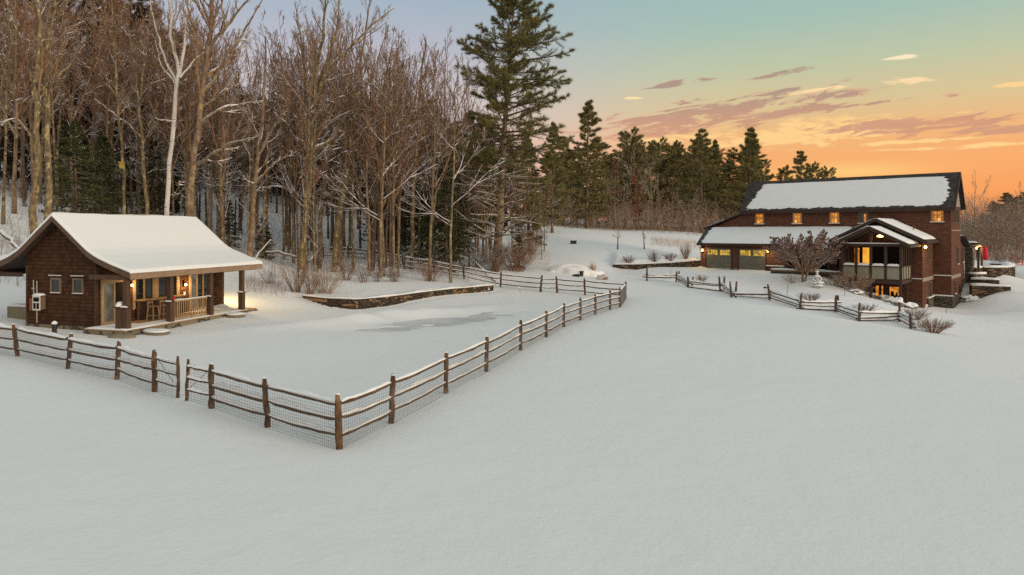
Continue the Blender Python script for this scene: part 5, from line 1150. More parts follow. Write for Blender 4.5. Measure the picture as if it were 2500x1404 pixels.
for i, (v, u, sx, sy, lab) in enumerate([(5.1, .55, .75, .5, 'snow capped stone step slab by the near end of the cabin porch'), (4.95, 6.4, .6, .5, 'snow capped stone step slab by the far end of the cabin porch')]):
    x, y, _ = at(v, u, 0); g = gz(x, y); o = empty('step_slab', (x, y, g-.1), -CA, lab, 'stone step'); m = MB(); m.blob((0, 0, .12), (sx, sy, .15), 10+i, .07); m.build('slab', M['concrete'], o, smooth=True); m = MB(); m.blob((0, 0, .25), (sx*.97, sy*.97, .09), 10+i, .07); m.build('snow_cap', M['roofsnow'], o, smooth=True)
x, y = cw(1.2, -1.35); g = gz(x, y); o = empty('path_light', (x, y, g), 0, 'short black path light with a snow cap in front of the cabin gable wall', 'path light'); MB().lathe([(.10, 0), (.10, .42), (.12, .44), (.12, .50)], k=12).build('body', M['black'], o); MB().blob((0, 0, .55), (.12, .12, .10), 2, .05).build('snow_cap', M['roofsnow'], o, smooth=True)

# ------------------------------------------------------------------ fences
def hit(px, py, d0=9.0, d1=170.0):
    """where the sight line through a point of the photo meets the ground"""
    D = np.linspace(d0, d1, 1600); X = (px-1250)/FPX*D; Zr = CAMH-(py-HOR)/FPX*D; g = ground(X, D); i = int(np.argmax(Zr <= g))
    if i == 0: i = 1
    a = Zr[i-1]-g[i-1]; b = Zr[i]-g[i]; w = a/(a-b+1e-9); d = D[i-1]+(D[i]-D[i-1])*w; x = (px-1250)/FPX*d
    return np.array([x, d, gz(x, d)])
frng = np.random.default_rng(21)
def rough_post(h, r, top, org, parent, name='post', m='postwood', notch=True):
    n = 9; z = np.linspace(-.3, h, n); P = np.stack([org[0]+top[0]*z/h, org[1]+top[1]*z/h, org[2]+z], -1); P[:, :2] += frng.normal(size=(n, 2))*.006
    R = r*(1+.07*frng.normal(size=n)); R[-1] *= .62; R[-2] *= .95
    ch = tubes(P, R, 7, True); o = MB(); o.c = ch; ob = o.build(name, M[m], parent, smooth=False)
    return ob
def rough_rail(p0, p1, r, parent, snow=0.0, sag=.02, m='railwood', name='rail', kk=9):
    p0 = np.array(p0); p1 = np.array(p1); t = np.linspace(0, 1, kk)[:, None]; P = p0+(p1-p0)*t
    P[:, 2] += -sag*4*(t[:, 0]*(1-t[:, 0]))+frng.normal(size=kk)*.006; P[1:-1, :2] += frng.normal(size=(kk-2, 2))*.006
    R = r*(1+.10*frng.normal(size=kk)); R[0] *= .7; R[-1] *= .7
    mb = MB(); mb.c = tubes(P, R, 7, True); ob = mb.build(name, M[m], parent, smooth=True)
    if snow:
        n = 22; tt = np.linspace(.02, .98, n)[:, None]; Q = np.stack([np.interp(tt[:, 0], t[:, 0], P[:, j]) for j in range(3)], -1); rr = np.interp(tt[:, 0], t[:, 0], R)
        ph = frng.uniform(0, 6.28, 3); hgt = snow*np.clip(.75+.35*np.sin(tt[:, 0]*7+ph[0])+.25*np.sin(tt[:, 0]*19+ph[1])+.12*frng.normal(size=n), .02, 1.6); hgt[0] *= .2; hgt[-1] *= .2
        d = (p1-p0); sd = np.array([-d[1], d[0], 0]); sd /= np.linalg.norm(sd)+1e-9; wd = rr*.92
        prof_ = [(-1, .0), (-.85, .55), (-.4, .95), (0, 1.05), (.4, .95), (.85, .55), (1, 0)]
        V = np.stack([Q+sd*(wd*a)[:, None]+np.array([0, 0, 1.])*((rr*math.sqrt(max(0, 1-a*a*.8))*.96+hgt*b)[:, None]) for a, b in prof_], 1); k = len(prof_)
        idx_ = np.arange(n*k).reshape(n, k); Fq = np.stack([idx_[:-1, :-1], idx_[1:, :-1], idx_[1:, 1:], idx_[:-1, 1:]], -1).reshape(-1, 4)
        link('rail_snow', arr_mesh('rail_snow', [(V.reshape(-1, 3), Fq)]), M['railsnow'], ob)
    return ob
def wire_panel(p0, p1, h, parent, off, dx=.075, dz=.075, r=.0030, slump=.0):
    p0 = np.array(p0); p1 = np.array(p1); L = np.linalg.norm((p1-p0)[:2]); n = int(L/dx); d = (p1-p0)/L; nrm = np.array([d[1], -d[0], 0])*off
    def pt(t, z):
        w = slump*math.sin(t*9+p0[0]*3)*(.3+z/h)
        return p0+(p1-p0)*t+nrm*(1+w*6)+np.array([0, 0, z*(1-slump*.5*abs(math.sin(t*5+p0[1])))])
    P = [[pt(i/n, h*k/4) for k in range(5)] for i in range(n+1)]; ch = tubes(np.array(P), np.full((n+1, 5), r), 3)
    m_ = int(h/dz); P = [[pt(i/8, h*k/m_) for i in range(9)] for k in range(m_+1)]; ch += tubes(np.array(P), np.full((m_+1, 9), r), 3)
    return link('wire_mesh', arr_mesh('wire_mesh', ch, False), M['wire'], parent)
def rail_fence(label, posts, H=1.24, hs=(.30, .67, 1.03), wire=True, snow=(.05, .07, .05), off=.07, r=.076, rr=.058, skip_first=False, skip_last=False, leans=None, slump=0.0, name='rail_fence'):
    base = posts[0]; o = empty(name, tuple(base), 0, label, 'fence'); L = [np.array(p)-np.array(base) for p in posts]
    for i, p in enumerate(L):
        if (i == 0 and skip_first) or (i == len(L)-1 and skip_last): continue
        ln = leans[i] if leans else (frng.normal()*.05, frng.normal()*.03); po = rough_post(H+frng.normal()*.025, r, ln, p, o)
        if frng.random() < .8: MB().blob((p[0]+ln[0], p[1]+ln[1], p[2]+H-.005), (r*.72, r*.72, .022), i, .08, n=6).build('post_snow', M['railsnow'], po, smooth=True)
    for i in range(len(L)-1):
        for k, h in enumerate(hs):
            j = frng.normal(size=2)*.018; rough_rail(L[i]+np.array([0, 0, h+j[0]]), L[i+1]+np.array([0, 0, h+j[1]]), rr*frng.uniform(.9, 1.15), o, snow[k]*frng.uniform(.6, 1.3), frng.uniform(0, .05))
        if wire: wire_panel(L[i], L[i+1], hs[2]+.02, o, off, slump=slump)
    return o
FL = [hit(-90, 850), hit(43, 870), hit(166, 900), hit(286, 926), hit(377, 956)]
rail_fence('wire backed cedar rail fence in front of the cabin, left of the near gate', FL, leans=[(0, 0), (-.16, 0), (.12, 0), (.07, 0), (0, 0)], snow=(.05, .06, .09))
FR = [hit(517, 997), hit(654, 1043), hit(829, 1096)]
rail_fence('wire backed cedar rail fence from the right gate post to the nearest corner', FR, leans=[(0, 0), (-.09, 0), (0, 0)], snow=(.085, .085, .055), skip_last=True)
RF = [FR[-1]]+[hit(*p) for p in [(955,1033),(1088,960),(1187,907),(1271,855),(1333,823),(1376,798),(1417,782),(1453,768),(1489,756),(1513,750)]]
rail_fence('longest cedar rail fence with wire, receding from the nearest corner towards the driveway', RF, leans=[(-.05, 0)]+[(.05, 0), (.02, 0), (.02, 0), (.01, 0), (.01, 0), (.02, 0)]+[(0, 0)]*4, snow=(.012, .045, .02), slump=.06)
RB = [RF[-1], hit(1527, 729)]
rail_fence('short cedar rail fence turning the far right corner of the pool yard', RB, snow=(.02, .03, .02), skip_first=True)
FB = [RB[-1]]+[np.array([(px-1250)/FPX*D, D, gz((px-1250)/FPX*D, D)]) for px, D in [(1428, 51), (1361, 52)]]
rail_fence('back cedar rail fence between the far corner and the far gate', FB, wire=False, snow=(.03, .03, .02), skip_first=True, H=1.3, off=-.07)
FC = [np.array([(px-1250)/FPX*D, D, gz((px-1250)/FPX*D, D)]) for px, D in [(1319, 52.5), (1222, 55), (1133, 58), (1060, 60), (987, 62)]]
rail_fence('snow thick back rail fence climbing left from the far gate to the woods', FC, wire=False, snow=(.05, .06, .09), H=1.3)
FD = [np.array([(px-1250)/FPX*D, D, gz((px-1250)/FPX*D, D)]) for px, D in [(985, 62.6), (915, 64.5), (850, 66), (790, 66.5)]]
rail_fence('dark rail fence half lost among the trunks above the bare shrubs', FD, wire=False, snow=(.04, .04, .05), H=1.2)
# gates
def gate_leaf(p0, p1, label, r=.05, brace=True):
    o = empty('gate_leaf', tuple(p0), 0, label, 'gate', 'leaves of the near wire gate' if brace else None); q = np.array(p1)-np.array(p0); u = q/np.linalg.norm(q[:2])
    for k, (t, ln) in enumerate(((.08, 0), (np.linalg.norm(q[:2])-.08, .10 if k_flip[0] else .0))): 
        a = u*t; rough_post(1.16, r, (u[0]*ln*-1, u[1]*ln*-1), a+np.array([0, 0, .06]), o, 'stile')
    for h in (.34, .68, 1.0): rough_rail(u*.1+np.array([0, 0, h+.03]), u*(np.linalg.norm(q[:2])-.1)+np.array([0, 0, h]), .042, o, .05)
    if brace:
        wire_panel(u*.1, u*(np.linalg.norm(q[:2])-.1), 1.05, o, .06); m = MB(); m.bar(tuple(u*.2+np.array([0, 0, 1.0])), tuple(u*(np.linalg.norm(q[:2])-.2)+np.array([0, 0, .35])), .012, .012); m.build('brace_wire', M['wire'], o)
    return o
k_flip = [False]; c1 = hit(438, 972); gate_leaf(FL[-1], c1, 'left leaf of the near wire gate, hung on the left gate post')
k_flip = [True]; c2 = hit(452, 977); gate_leaf(FR[0], c2, 'right leaf of the near wire gate, its free end leaning open at the foot')
k_flip = [False]; gate_leaf(FB[-1], FC[0], 'single far gate of cedar rails in the back fence', brace=False)
# the old zigzag rail fence along the driveway
ZN = [(1579,685),(1654,688),(1684,702),(1763,712),(1791,726),(1883,733),(1956,755),(2043,762),(2097,784),(2194,784),(2231,804)]
ZP = [hit(*p) for p in ZN]; zf = empty('zigzag_fence', tuple(ZP[0]), 0, 'weathered grey zigzag split rail fence stacked low along the driveway edge, snow on its rails', 'fence')
ZL = [p-ZP[0] for p in ZP]
for i, p in enumerate(ZL):
    u = (ZL[min(i+1, len(ZL)-1)]-ZL[max(i-1, 0)]); u /= np.linalg.norm(u[:2])+1e-9; nrm = np.array([u[1], -u[0], 0])
    hts = .98+.12*frng.normal()
    for sgn in ((1, -1) if i in (1, 2, 4, 7, 3) else (1,)):
        rough_post(max(.75, hts)+.08, .08, (frng.normal()*.07+(.22 if i == 6 else 0), .05*sgn), p+nrm*.17*sgn, zf, 'post', 'zigwood')
for i in range(len(ZL)-1):
    a, b = ZL[i], ZL[i+1]; d = (b-a)/np.linalg.norm((b-a)[:2]); low = [.10, .30, .52] if i not in (0, 4) else ([.50, .32] if i == 0 else [.12, .30])
    for k, h in enumerate(low):
        e0, e1 = frng.uniform(.1, .45), frng.uniform(.1, .45); dr = .12 if (i+k) % 2 else -.02
        rough_rail(a-d*e0+np.array([0, 0, h+.06*(i % 2)+frng.normal()*.05]), b+d*e1+np.array([0, 0, h+.06*((i+1) % 2)+frng.normal()*.07]), .072*frng.uniform(.75, 1.2), zf, .11 if k == len(low)-1 else .05, .02, 'zigwood')

# ------------------------------------------------------------------ shrubs, small trees, stems
def shrub(seed, H, Wd, stems=26, sub=6, twigs=4, r=.014, up=.02, arch=-.0, lev=2, tw=.006, qlo=.02, upst=.35):
    rng = np.random.default_rng(seed); a = rng.uniform(0, 6.28, stems); q = np.sqrt(rng.uniform(qlo, 1, stems)); d = np.stack([np.cos(a)*q*Wd/2, np.sin(a)*q*Wd/2, H*(1-.35*q*q)*rng.uniform(.75, 1.05, stems)], -1)
    L = np.linalg.norm(d, axis=1); d /= L[:, None]; st = np.stack([np.cos(a)*q*.12*Wd, np.sin(a)*q*.12*Wd, np.full(stems, -.08)], -1); P = [st]; cur = st; dd = d+np.array([0, 0, upst]); n = 6
    for s in range(n):
        dd = dd+rng.normal(size=dd.shape)*.08+np.array([0, 0, arch]); dd /= np.linalg.norm(dd, axis=1, keepdims=True); dd = dd*.7+d*.3; cur = cur+dd*(L/n)[:, None]; P.append(cur)
    P = np.stack(P, 1); R = r*rng.uniform(.7, 1.2, stems)[:, None]*np.linspace(1, .35, n+1)[None]; ch = tubes(P, R, 5)
    c1 = children(P, R, L, sub, rng, .25, .98, (18, 50), .42, 4, up, .1, .7, tw); ch += tubes(c1[0], c1[1], 3)
    if lev > 1: c2 = children(*c1, twigs, rng, .2, 1, (18, 55), .5, 3, up, .12, .8, tw*.9); ch += tubes(c2[0], c2[1], 3)
    return ch
SHB = {}
def put_shrub(key, loc, label, m='twig', H=1.5, Wd=1.6, cat='shrub', name='bare_shrub', scale=1.0, group=None, **kw):
    o = empty(name, tuple(loc), random.uniform(0, 6), label, cat, group); o.scale = (scale,)*3
    k = (key, m)
    if k not in SHB: SHB[k] = arr_mesh('shrub_stems', shrub(key, H, Wd, **kw))
    link('stems', SHB[k], M[m], o); return o
put_shrub(100, hit(723, 713), 'big bare shrub beside the black pole, on its left', H=2.5, Wd=2.3, stems=40)
put_shrub(101, hit(758, 720), 'bare shrub with straight stems just right of the black pole', H=2.2, Wd=1.8, stems=34)
put_shrub(102, hit(796, 716), 'widest bare shrub, arching to the right of the black pole shrubs', 'paletwig', H=2.3, Wd=3.0, stems=56)
put_shrub(103, hit(888, 689), 'snow dusted low shrub in front of the trunks right of the widest shrub', 'snowtwig', H=1.5, Wd=1.6, stems=30)
put_shrub(104, hit(920, 688), 'thin snowy shrub between two snow dusted low shrubs above the pool wall', 'snowtwig', H=1.3, Wd=1.3, stems=24)
put_shrub(105, hit(967, 688), 'rounded snow dusted shrub above the middle of the pool wall', 'snowtwig', H=1.4, Wd=2.2, stems=44)
put_shrub(106, hit(1053, 687), 'red brown snowy shrub in front of the back rail fence', 'redtwig', H=1.9, Wd=2.6, stems=44)
put_shrub(107, hit(845, 684), 'brown brushy shrub behind the widest shrub', 'redtwig', H=2.2, Wd=2.2, stems=34)
put_shrub(108, hit(660, 692), 'thin grey shrub between the cabin porch and the black pole', 'snowtwig', H=1.9, Wd=2.0, stems=26)
put_shrub(110, hit(1262, 662), 'large dense brushy thicket at the foot of the tallest pine', 'redtwig', H=3.6, Wd=4.6, stems=80, sub=9, twigs=6)
put_shrub(111, hit(1206, 664), 'snow laced thicket between the pine trunk and the large brushy thicket', 'snowtwig', H=3.2, Wd=3.4, stems=60, sub=8)
put_shrub(112, hit(1295, 620), 'brown thicket on the edge of the snow field behind the large brushy thicket', 'redtwig', H=3.4, Wd=4.0, stems=60, sub=8, twigs=5)
put_shrub(113, hit(1165, 652), 'brown brush in front of the tallest pine, left of its trunk', 'twig', H=2.6, Wd=3.0, stems=40)
put_shrub(120, hit(1536, 642), 'low round dark shrub above the left end of the garage stone wall', 'redtwig', H=1.0, Wd=1.5, stems=40)
put_shrub(121, hit(1598, 639), 'snow flecked round shrub above the middle of the garage stone wall', 'snowtwig', H=1.35, Wd=1.7, stems=44)
put_shrub(122, hit(1636, 635), 'dark round shrub next to the snow flecked one above the garage stone wall', 'redtwig', H=1.0, Wd=1.5, stems=40)
put_shrub(123, hit(1674, 632), 'tall twiggy shrub against the left corner of the garage', 'redtwig', H=1.9, Wd=1.5, stems=40)
put_shrub(124, hit(1978, 737), 'dry brown shrub behind the middle of the zigzag fence', 'twig', H=.9, Wd=1.9, stems=46)
put_shrub(125, hit(2112, 762), 'grey snowy shrub behind the zigzag fence, below the boulders', 'snowtwig', H=.75, Wd=1.8, stems=46)
put_shrub(126, hit(2234, 780), 'grey brown shrub between the zigzag fence end and the house corner', 'twig', H=1.0, Wd=1.9, stems=50)
put_shrub(127, hit(2278, 812), 'dark dense shrub past the right end of the zigzag fence', 'redtwig', H=1.05, Wd=2.3, stems=70, sub=8)
put_shrub(128, hit(1933, 690), 'pale red stemmed shrub in front of the low entry wall', 'paletwig', H=1.0, Wd=2.2, stems=26, twigs=2)
put_shrub(129, hit(2030, 697), 'thin red stemmed shrub right of the statue', 'paletwig', H=.9, Wd=1.5, stems=20, twigs=2)
put_shrub(130, hit(1712, 687), 'small tuft of dry stems behind the left part of the zigzag fence', 'twig', H=.8, Wd=1.4, stems=34)
_p = hw(5.6, -10.4); put_shrub(131, (_p[0], _p[1], gz(*_p)), 'big twiggy shrub hiding the foot of the screened porch', 'twig', H=2.4, Wd=3.4, stems=60, sub=8, twigs=5)
_p = hw(6.9, -10.2); put_shrub(132, (_p[0], _p[1], gz(*_p)), 'twiggy shrub left of the porch foot shrub, on the bank', 'twig', H=1.7, Wd=1.8, stems=36)
put_shrub(133, hit(2455, 646), 'reddish hedge of bare twigs behind the patio wall', 'redtwig', H=2.0, Wd=5.5, stems=80, sub=8)
put_shrub(134, hit(2497, 640), 'reddish bare hedge behind the orange chair', 'redtwig', H=2.0, Wd=5.0, stems=80, sub=8)
# the round crowned tree by the entry with its dry flower heads
rb = hit(1960, 688); rr_ = np.random.default_rng(140); tc_ = shrub(141, 3.9, 6.6, stems=40, sub=14, twigs=8, r=.04, arch=.02, tw=.010, qlo=.10, upst=.0); tc_ = [(V_+np.array([.25, .05, 1.0]), F_) for V_, F_ in tc_]
tips = np.concatenate([c[0][c[0][:, 2] > 3.9-.42*np.hypot(c[0][:, 0]-.25, c[0][:, 1])] for c in tc_[-2:]]); tips = tips[rr_.choice(len(tips), 3600)]
bl = blades(tips, rr_.normal(size=tips.shape)+np.array([0, 0, .6]), rr_, 4, .16, .05, .7)
mk_ = tubes(np.array([[0, 0, -.3], [-.02, 0, .5], [-.05, 0, 1.2], [-.1, 0, 1.8]]), np.array([.13, .11, .09, .06]), 8)+tubes(np.array([[.15, 0, -.3], [.35, .1, .5], [.55, .1, 1.1], [.9, .1, 1.9]]), np.array([.10, .09, .075, .05]), 8)
o = make_tree('hydrangea_tree', (mk_, tc_, bl), tuple(rb), (M['bark'], M['twig'], M['oakleaf']), 0, 'round crowned small tree holding dry brown flower heads, in front of the garage wing', 'tree')
for ch_ in o.children:
    if ch_.name.startswith('crown'): ch_.data.materials[0] = m_needle('dry flower heads', (.15,.075,.05), (.30,.16,.105), .9, .44)
# two little orchard trees on the slope
for i, (px, py, H, lab) in enumerate([(1508, 609, 2.5, 'little bare orchard tree on the snowy slope, the one nearer the black box'), (1573, 608, 2.5, 'little bare orchard tree on the snowy slope, the one nearer the garage')]):
    p = hit(px, py); tr, cr, sn = bare_tree(150+i, H, .085, cs=.40, nl=11, ratio=.50, ang=(45, 75), upb=.03, twig=.012, dens=.8, levels=2); make_tree('orchard_tree', (tr, cr, sn), tuple(p), (M['darkbark'], M['darkbark'], M['railsnow']), 0, lab, 'tree', names=NAMES2)

# ------------------------------------------------------------------ small things
def stake(px, py, h, label, lean=(0, 0), r=.016, m='darkwood', name='marker_stake', cat='stake'):
    p = hit(px, py); o = MB().tube([(0, 0, -.2), (lean[0], lean[1], h)], r, 6).build(name, M[m], None); o.location = tuple(p); tag(o, label, cat); return o
stake(1637, 682, .85, 'thin driveway marker stake behind the left end of the zigzag fence')
stake(1920, 724, .95, 'leaning driveway marker stake left of the statue, behind the zigzag fence', (.12, 0))
stake(2062, 722, .75, 'driveway marker stake on the bank below the screened porch')
stake(2134, 762, .6, 'driveway marker stake inside the grey snowy shrub by the boulders')
stake(2255, 770, .6, 'driveway marker stake in the shrub near the end of the zigzag fence')
stake(2310, 765, .95, 'driveway marker stake in the open snow near the stone house corner')
p = hit(728, 706); o = MB().tube([(0, 0, -.2), (0, 0, 1.42)], .045, 10).build('black_pole', M['black'], None); o.location = tuple(p); tag(o, 'thick black metal pole standing in the snow among the bare shrubs', 'pole')
p = hit(1868, 720); o = empty('garden_lantern', tuple(p), 0, 'mushroom topped garden lantern on a thin stem behind the zigzag fence', 'lantern'); MB().tube([(0, 0, -.1), (0, 0, .55)], .014, 6).build('stem', M['pipe'], o); MB().lathe([(.02, .66), (.17, .56), (.17, .54), (.05, .50)], k=12).build('hood', M['black'], o)
for px, py, lab in [(1271, 714, 'little solar light on a leaning stem in the snow in front of the back fence'), (1197, 718, 'little solar light hooked at the right end of the pool wall')]:
    p = hit(px, py); o = empty('solar_light', tuple(p), 0, lab, 'garden light'); MB().tube([(0, 0, -.1), (-.10, 0, .30)], .014, 6).build('stem', M['black'], o); MB().blob((-.11, 0, .36), (.075, .075, .06), 4, .05).build('head', M['railsnow'], o, smooth=True)
p = hit(1400, 595); o = empty('black_box', tuple(p), .1, 'black box with a snow cap alone on the snowy slope', 'box'); b = MB(); b.box(-.34, .34, -.25, .25, -.1, .36); b.box(-.37, .37, -.28, .28, .361, .40); b.build('body', M['black'], o); b = MB(); b.c += roof_snow(lambda u, v: (-.36+.72*u, -.27+.54*v, .402), 6, 6, .05, 4, .2); b.build('snow_cap', M['railsnow'], o, smooth=True)
p = hit(1400, 673); o = empty('snow_pile', (p[0], p[1]+1.2, p[2]), 0, 'ploughed pile of lumpy snow behind the far gate', 'snow pile')
b = MB(); b.blob((-.2, 0, .15), (1.9, 1.0, .75), 3, .16, n=16); b.blob((1.4, .1, .1), (1.5, .8, .42), 6, .18, n=14); b.blob((-1.5, .2, .05), (1.1, .8, .35), 9, .2, n=14); b.c = [b.c[0]]+b.c[1:]; b.build('heap', M['snow'], o, smooth=True)
p = hit(1420, 674); o = MB().lathe([(.15, -.1), (.17, .40), (.20, .42), (.20, .46)], k=12).build('black_bin', M['black'], None); o.location = tuple(p); tag(o, 'small black upright bin in front of the snow pile', 'bin')
p = hit(1408, 675); b = MB(); b.blob((0, 0, .08), (.38, .22, .13), 4, .12); o = b.build('black_bag', M['black'], None, smooth=True); o.location = tuple(p); tag(o, 'low black lumpy bag lying left of the small black bin', 'bag')
put_shrub(160, hit(1446, 671), 'tall tan ornamental grass beside the snow pile', 'grassdry', H=1.45, Wd=.85, stems=120, sub=2, lev=1, name='ornamental_grass', cat='grass clump', r=.007, tw=.004)
p = hit(1470, 682); o = MB().blob((0, 0, .1), (.55, .4, .28), 12, .2).build('boulder', M['barerock'], None, smooth=True); o.location = tuple(p); tag(o, 'tan rock poking out of the snow right of the ornamental grass', 'rock')
for i, (px, py, s, lab) in enumerate([(2068,698,(.9,.7,.55),'snow covered boulder highest on the bank, at the left foot of the screened porch'),(2090,716,(.7,.6,.4),'snow covered boulder second down the bank below the screened porch'),(2158,736,(1.1,.8,.6),'widest snow covered boulder on the bank in front of the lower windows'),(2192,746,(.8,.7,.65),'pointed snow covered boulder near the porch corner post'),(2222,752,(.7,.6,.45),'low snow covered boulder lowest on the bank by the porch post'),(2125,724,(.8,.6,.42),'flat snow covered boulder in the middle of the bank'),(2372,735,(1.2,.9,.62),'grey boulder half bare of snow at the right corner of the house'),(2255,750,(.5,.4,.35),'small snow capped boulder against the stone base of the wing')]):
    p = hit(px, py); s = tuple(.68*q for q in s); o = MB().blob((0, 0, s[2]*.3), s, 30+i, .2, n=14).build('boulder', M['rock'], None, smooth=True); o.location = tuple(p); tag(o, lab, 'boulder')
for i, (px, D, sc, lab) in enumerate([(18, 43.5, .9, 'snowy dark boulder seen through the left porch of the cabin, at the photo edge'), (46, 44.5, .7, 'snowy dark boulder seen through the left porch, beside the cabin wall')]):
    x = (px-1250)/FPX*D; o = MB().blob((0, 0, .25), (sc, sc*.8, sc*.6), 60+i, .22, n=14).build('boulder', M['rock'], None, smooth=True); o.location = (x, D, gz(x, D)); tag(o, lab, 'boulder')
# seated garden statue under snow: one carved body on a plinth, in a long robe with hands in its lap
p = hit(1995, 700); o = empty('garden_statue', tuple(p), -.35, 'pale seated stone statue capped with snow below the round crowned tree', 'statue')
b = MB(); b.blob((.05, -.1, .06), (.48, .46, .20), 2, .06); b.build('plinth', M['statuestone'], o, smooth=True)
vs = [(0, 0, .22), (0, .02, .5), (0, .02, .75), (0, .0, .93), (0, -.01, 1.06), (0, -.03, 1.2), (.24, .02, .86), (.33, -.06, .6), (.12, -.26, .45), (-.24, .02, .86), (-.33, -.06, .6), (-.12, -.26, .45), (.36, -.2, .3), (.05, -.42, .27), (-.36, -.2, .3), (-.05, -.40, .27)]
es = [(0,1),(1,2),(2,3),(3,4),(4,5),(3,6),(6,7),(7,8),(3,9),(9,10),(10,11),(0,12),(12,13),(0,14),(14,15)]
rs = [.3,.24,.23,.16,.085,.14,.1,.085,.06,.1,.085,.06,.15,.09,.15,.09]
me = bpy.data.meshes.new('statue_body'); me.from_pydata(vs, es, []); bo = link('figure', me, M['statuestone'], o); sk = bo.modifiers.new('skin', 'SKIN'); sk.use_smooth_shade = True
for v_, r_ in zip(me.skin_vertices[0].data, rs): v_.radius = (r_, r_*.9)
me.skin_vertices[0].data[0].use_root = True; bo.modifiers.new('sub', 'SUBSURF').levels = 2; bo.modifiers['sub'].render_levels = 2
b = MB(); b.blob((0, -.03, 1.30), (.13, .13, .08), 5, .05); b.build('head_snow', M['railsnow'], o, smooth=True); b = MB(); b.blob((.16, -.22, .40), (.36, .24, .10), 6, .16); b.build('lap_snow', M['railsnow'], o, smooth=True)
# red umbrella and orange chair on the patio
x, y = (2405-1250)/FPX*73, 73; o = empty('patio_umbrella', (x, y, .9), 0, 'closed bright red patio umbrella on its pole behind the round stone wall', 'umbrella')
MB().tube([(0, 0, -.3), (0, 0, 2.45)], .03, 8).build('pole', M['white'], o); b = MB(); n = 16
prof_ = [(.05, 2.42), (.14, 2.25), (.22, 1.75), (.25, 1.3), (.24, 1.0), (.17, .92)]; V = []
for r, z in prof_:
    for i in range(n): a = 2*math.pi*i/n; q = r*(1+.18*math.cos(8*a)); V.append((q*math.cos(a), q*math.sin(a), z))
b.c.append((V, [(j*n+i, j*n+(i+1) % n, (j+1)*n+(i+1) % n, (j+1)*n+i) for j in range(len(prof_)-1) for i in range(n)])); b.c.append((V[:n], [list(range(n))])); b.build('canopy', M['red'], o, smooth=True)
x, y = (2487-1250)/FPX*80, 80; g = gz(x, y); o = empty('lounge_chair', (x, y, g), .9, 'orange slatted wooden lounge chair with snow on its seat at the right edge', 'chair')
b = MB(); b.bar((0, -.4, .36), (0, .3, .28), .6, .03, (0, 0, 1)); b.build('seat', M['orange'], o); b = MB()
for k in range(5): q = -.26+.13*k; b.bar((q, .3, .28), (q*1.15, .62, 1.02+.06*(2-abs(k-2))), .11, .025, (0, 1, 0))
b.build('backrest', M['orange'], o)
for sx in (-1, 1):
    b = MB(); b.box(sx*.34-.07, sx*.34+.07, -.45, .42, .56, .59); b.build('armrest', M['orange'], o); b = MB(); b.box(sx*.33-.02, sx*.33+.02, -.42, -.30, -.1, .555); b.build('leg', M['orange'], o); b = MB(); b.bar((sx*.31, -.3, .33), (sx*.31, .75, 0), .03, .1); b.build('leg', M['orange'], o)
b = MB(); b.blob((0, -.05, .40), (.28, .32, .08), 3, .1); b.build('seat_snow', M['railsnow'], o, smooth=True)
# yellow box on the slender tree
p = W(297, 405, 53.2); o = empty('nest_box', p, 0, 'small yellow box fixed to the thin straight trunk behind the cabin', 'box'); b = MB(); b.box(-.11, .11, -.09, .09, -.2, .22); b.build('body', M['yellow'], o); b = MB(); b.prism([(-.14, .221), (.14, .221), (.14, .26), (-.14, .32)], 'x', -.2, .2); b.build('lid', M['yellow'], o)
# fallen logs
for i, (a, b_, r, lab) in enumerate([((0,560,48),(48,610,45),.16,'snow covered log slanting down at the left edge behind the cabin'),((640,612,60),(735,628,58),.12,'snow covered log lying level left of the multi stemmed tree'),((752,640,58),(792,596,61),.09,'snowy branch propped against the dark trunk with low limbs'),((1160,640,62),(1215,690,58),.10,'snowy log leaning in the brush before the tallest pine'),((618,640,56),(665,580,59),.08,'snowy dead stem leaning right beside the cabin roof end')]):
    p0, p1 = np.array(W(*a)), np.array(W(*b_)); p0[2] = max(p0[2], gz(p0[0], p0[1])+.05); p1[2] = max(p1[2], gz(p1[0], p1[1])+.05)
    o = empty('fallen_log', tuple(p0), 0, lab, 'log'); t = np.linspace(0, 1, 8)[:, None]; P = (p1-p0)*t; P[1:-1] += frng.normal(size=(6, 3))*.05; b = MB(); b.c = tubes(P, np.linspace(r, r*.6, 8), 8, True); b.build('stem', M['bark'], o, smooth=True)
    b = MB(); b.c = tubes(P[1:-1]+np.array([0, 0, r*.55]), np.linspace(r, r*.55, 6)*.85, 8, True); b.build('snow_cap', M['railsnow'], o, smooth=True)
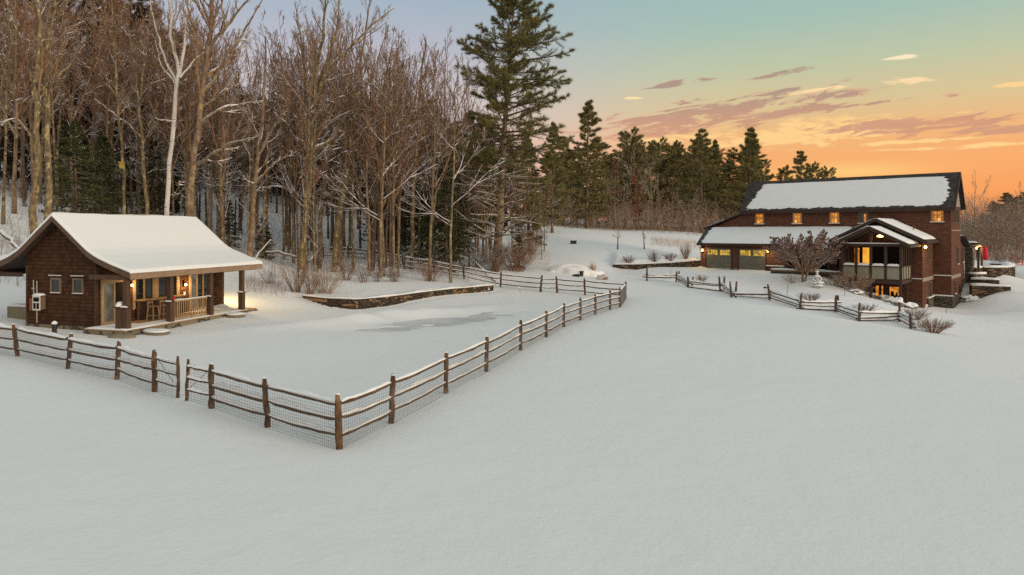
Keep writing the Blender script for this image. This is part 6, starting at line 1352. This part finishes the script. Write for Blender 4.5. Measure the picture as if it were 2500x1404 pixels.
# dry weeds, forest brush (nobody could count them)
def stems_stuff(name, pts, h, r, m, seed, fork=3):
    rng = np.random.default_rng(seed); n = len(pts); d = rng.normal(size=(n, 3))*.22+np.array([0, 0, 1]); d /= np.linalg.norm(d, axis=1, keepdims=True); L = h*rng.uniform(.25, 1.25, n)
    P = np.stack([pts+d*(L*t)[:, None]+rng.normal(size=(n, 3))*.04*t for t in (0, .35, .7, 1)], 1); P[:, 0, 2] -= .1; R = np.tile(r*np.array([1, .8, .6, .3]), (n, 1)); ch = tubes(P, R, 3)
    if fork: c = children(P, R, L, fork, rng, .3, .95, (20, 60), .5, 3, .03, .1, .7, r*.5); ch += tubes(c[0], c[1], 3); c = children(*c, 3, rng, .3, .95, (20, 60), .5, 2, .03, .1, .7, r*.4); ch += tubes(c[0], c[1], 3)
    o = link(name, arr_mesh(name, ch), M[m]); return tag(o, kind='stuff')
def scatter(px0, px1, D0, D1, n, seed):
    rng = np.random.default_rng(seed); D = rng.uniform(D0, D1, n); X = (rng.uniform(px0, px1, n)-1250)/FPX*D; return np.stack([X, D, ground(X, D)], -1)
stems_stuff('forest_brush', scatter(-150, 1200, 58, 82, 520, 1), 2.0, .014, 'snowtwig', 1, 5)
stems_stuff('forest_brush', scatter(480, 1150, 56, 66, 380, 2), 1.3, .010, 'snowtwig', 2, 5)
stems_stuff('forest_brush', scatter(-80, 140, 47, 62, 200, 12), 1.8, .012, 'snowtwig', 12, 5)
stems_stuff('forest_brush', scatter(-40, 62, 41, 47, 120, 14), 1.2, .010, 'snowtwig', 14, 5)
stems_stuff('dry_weeds', scatter(600, 700, 45, 50, 260, 3), .8, .006, 'twig', 3, 2)
stems_stuff('dry_grass', scatter(1590, 1700, 92, 100, 700, 4), .7, .008, 'grassdry', 4, 0)
stems_stuff('wood_edge_brush', scatter(1290, 1860, 112, 134, 1000, 5), 5.0, .022, 'redtwig', 5, 6)
stems_stuff('wood_edge_brush', scatter(1290, 1860, 108, 124, 500, 6), 4.0, .02, 'paletwig', 6, 5)
stems_stuff('wood_edge_brush', scatter(2330, 2560, 96, 125, 900, 7), 8.0, .022, 'twig', 7, 5)
stems_stuff('dry_grass', scatter(1290, 1345, 62, 74, 160, 8), .8, .006, 'grassdry', 8, 2)
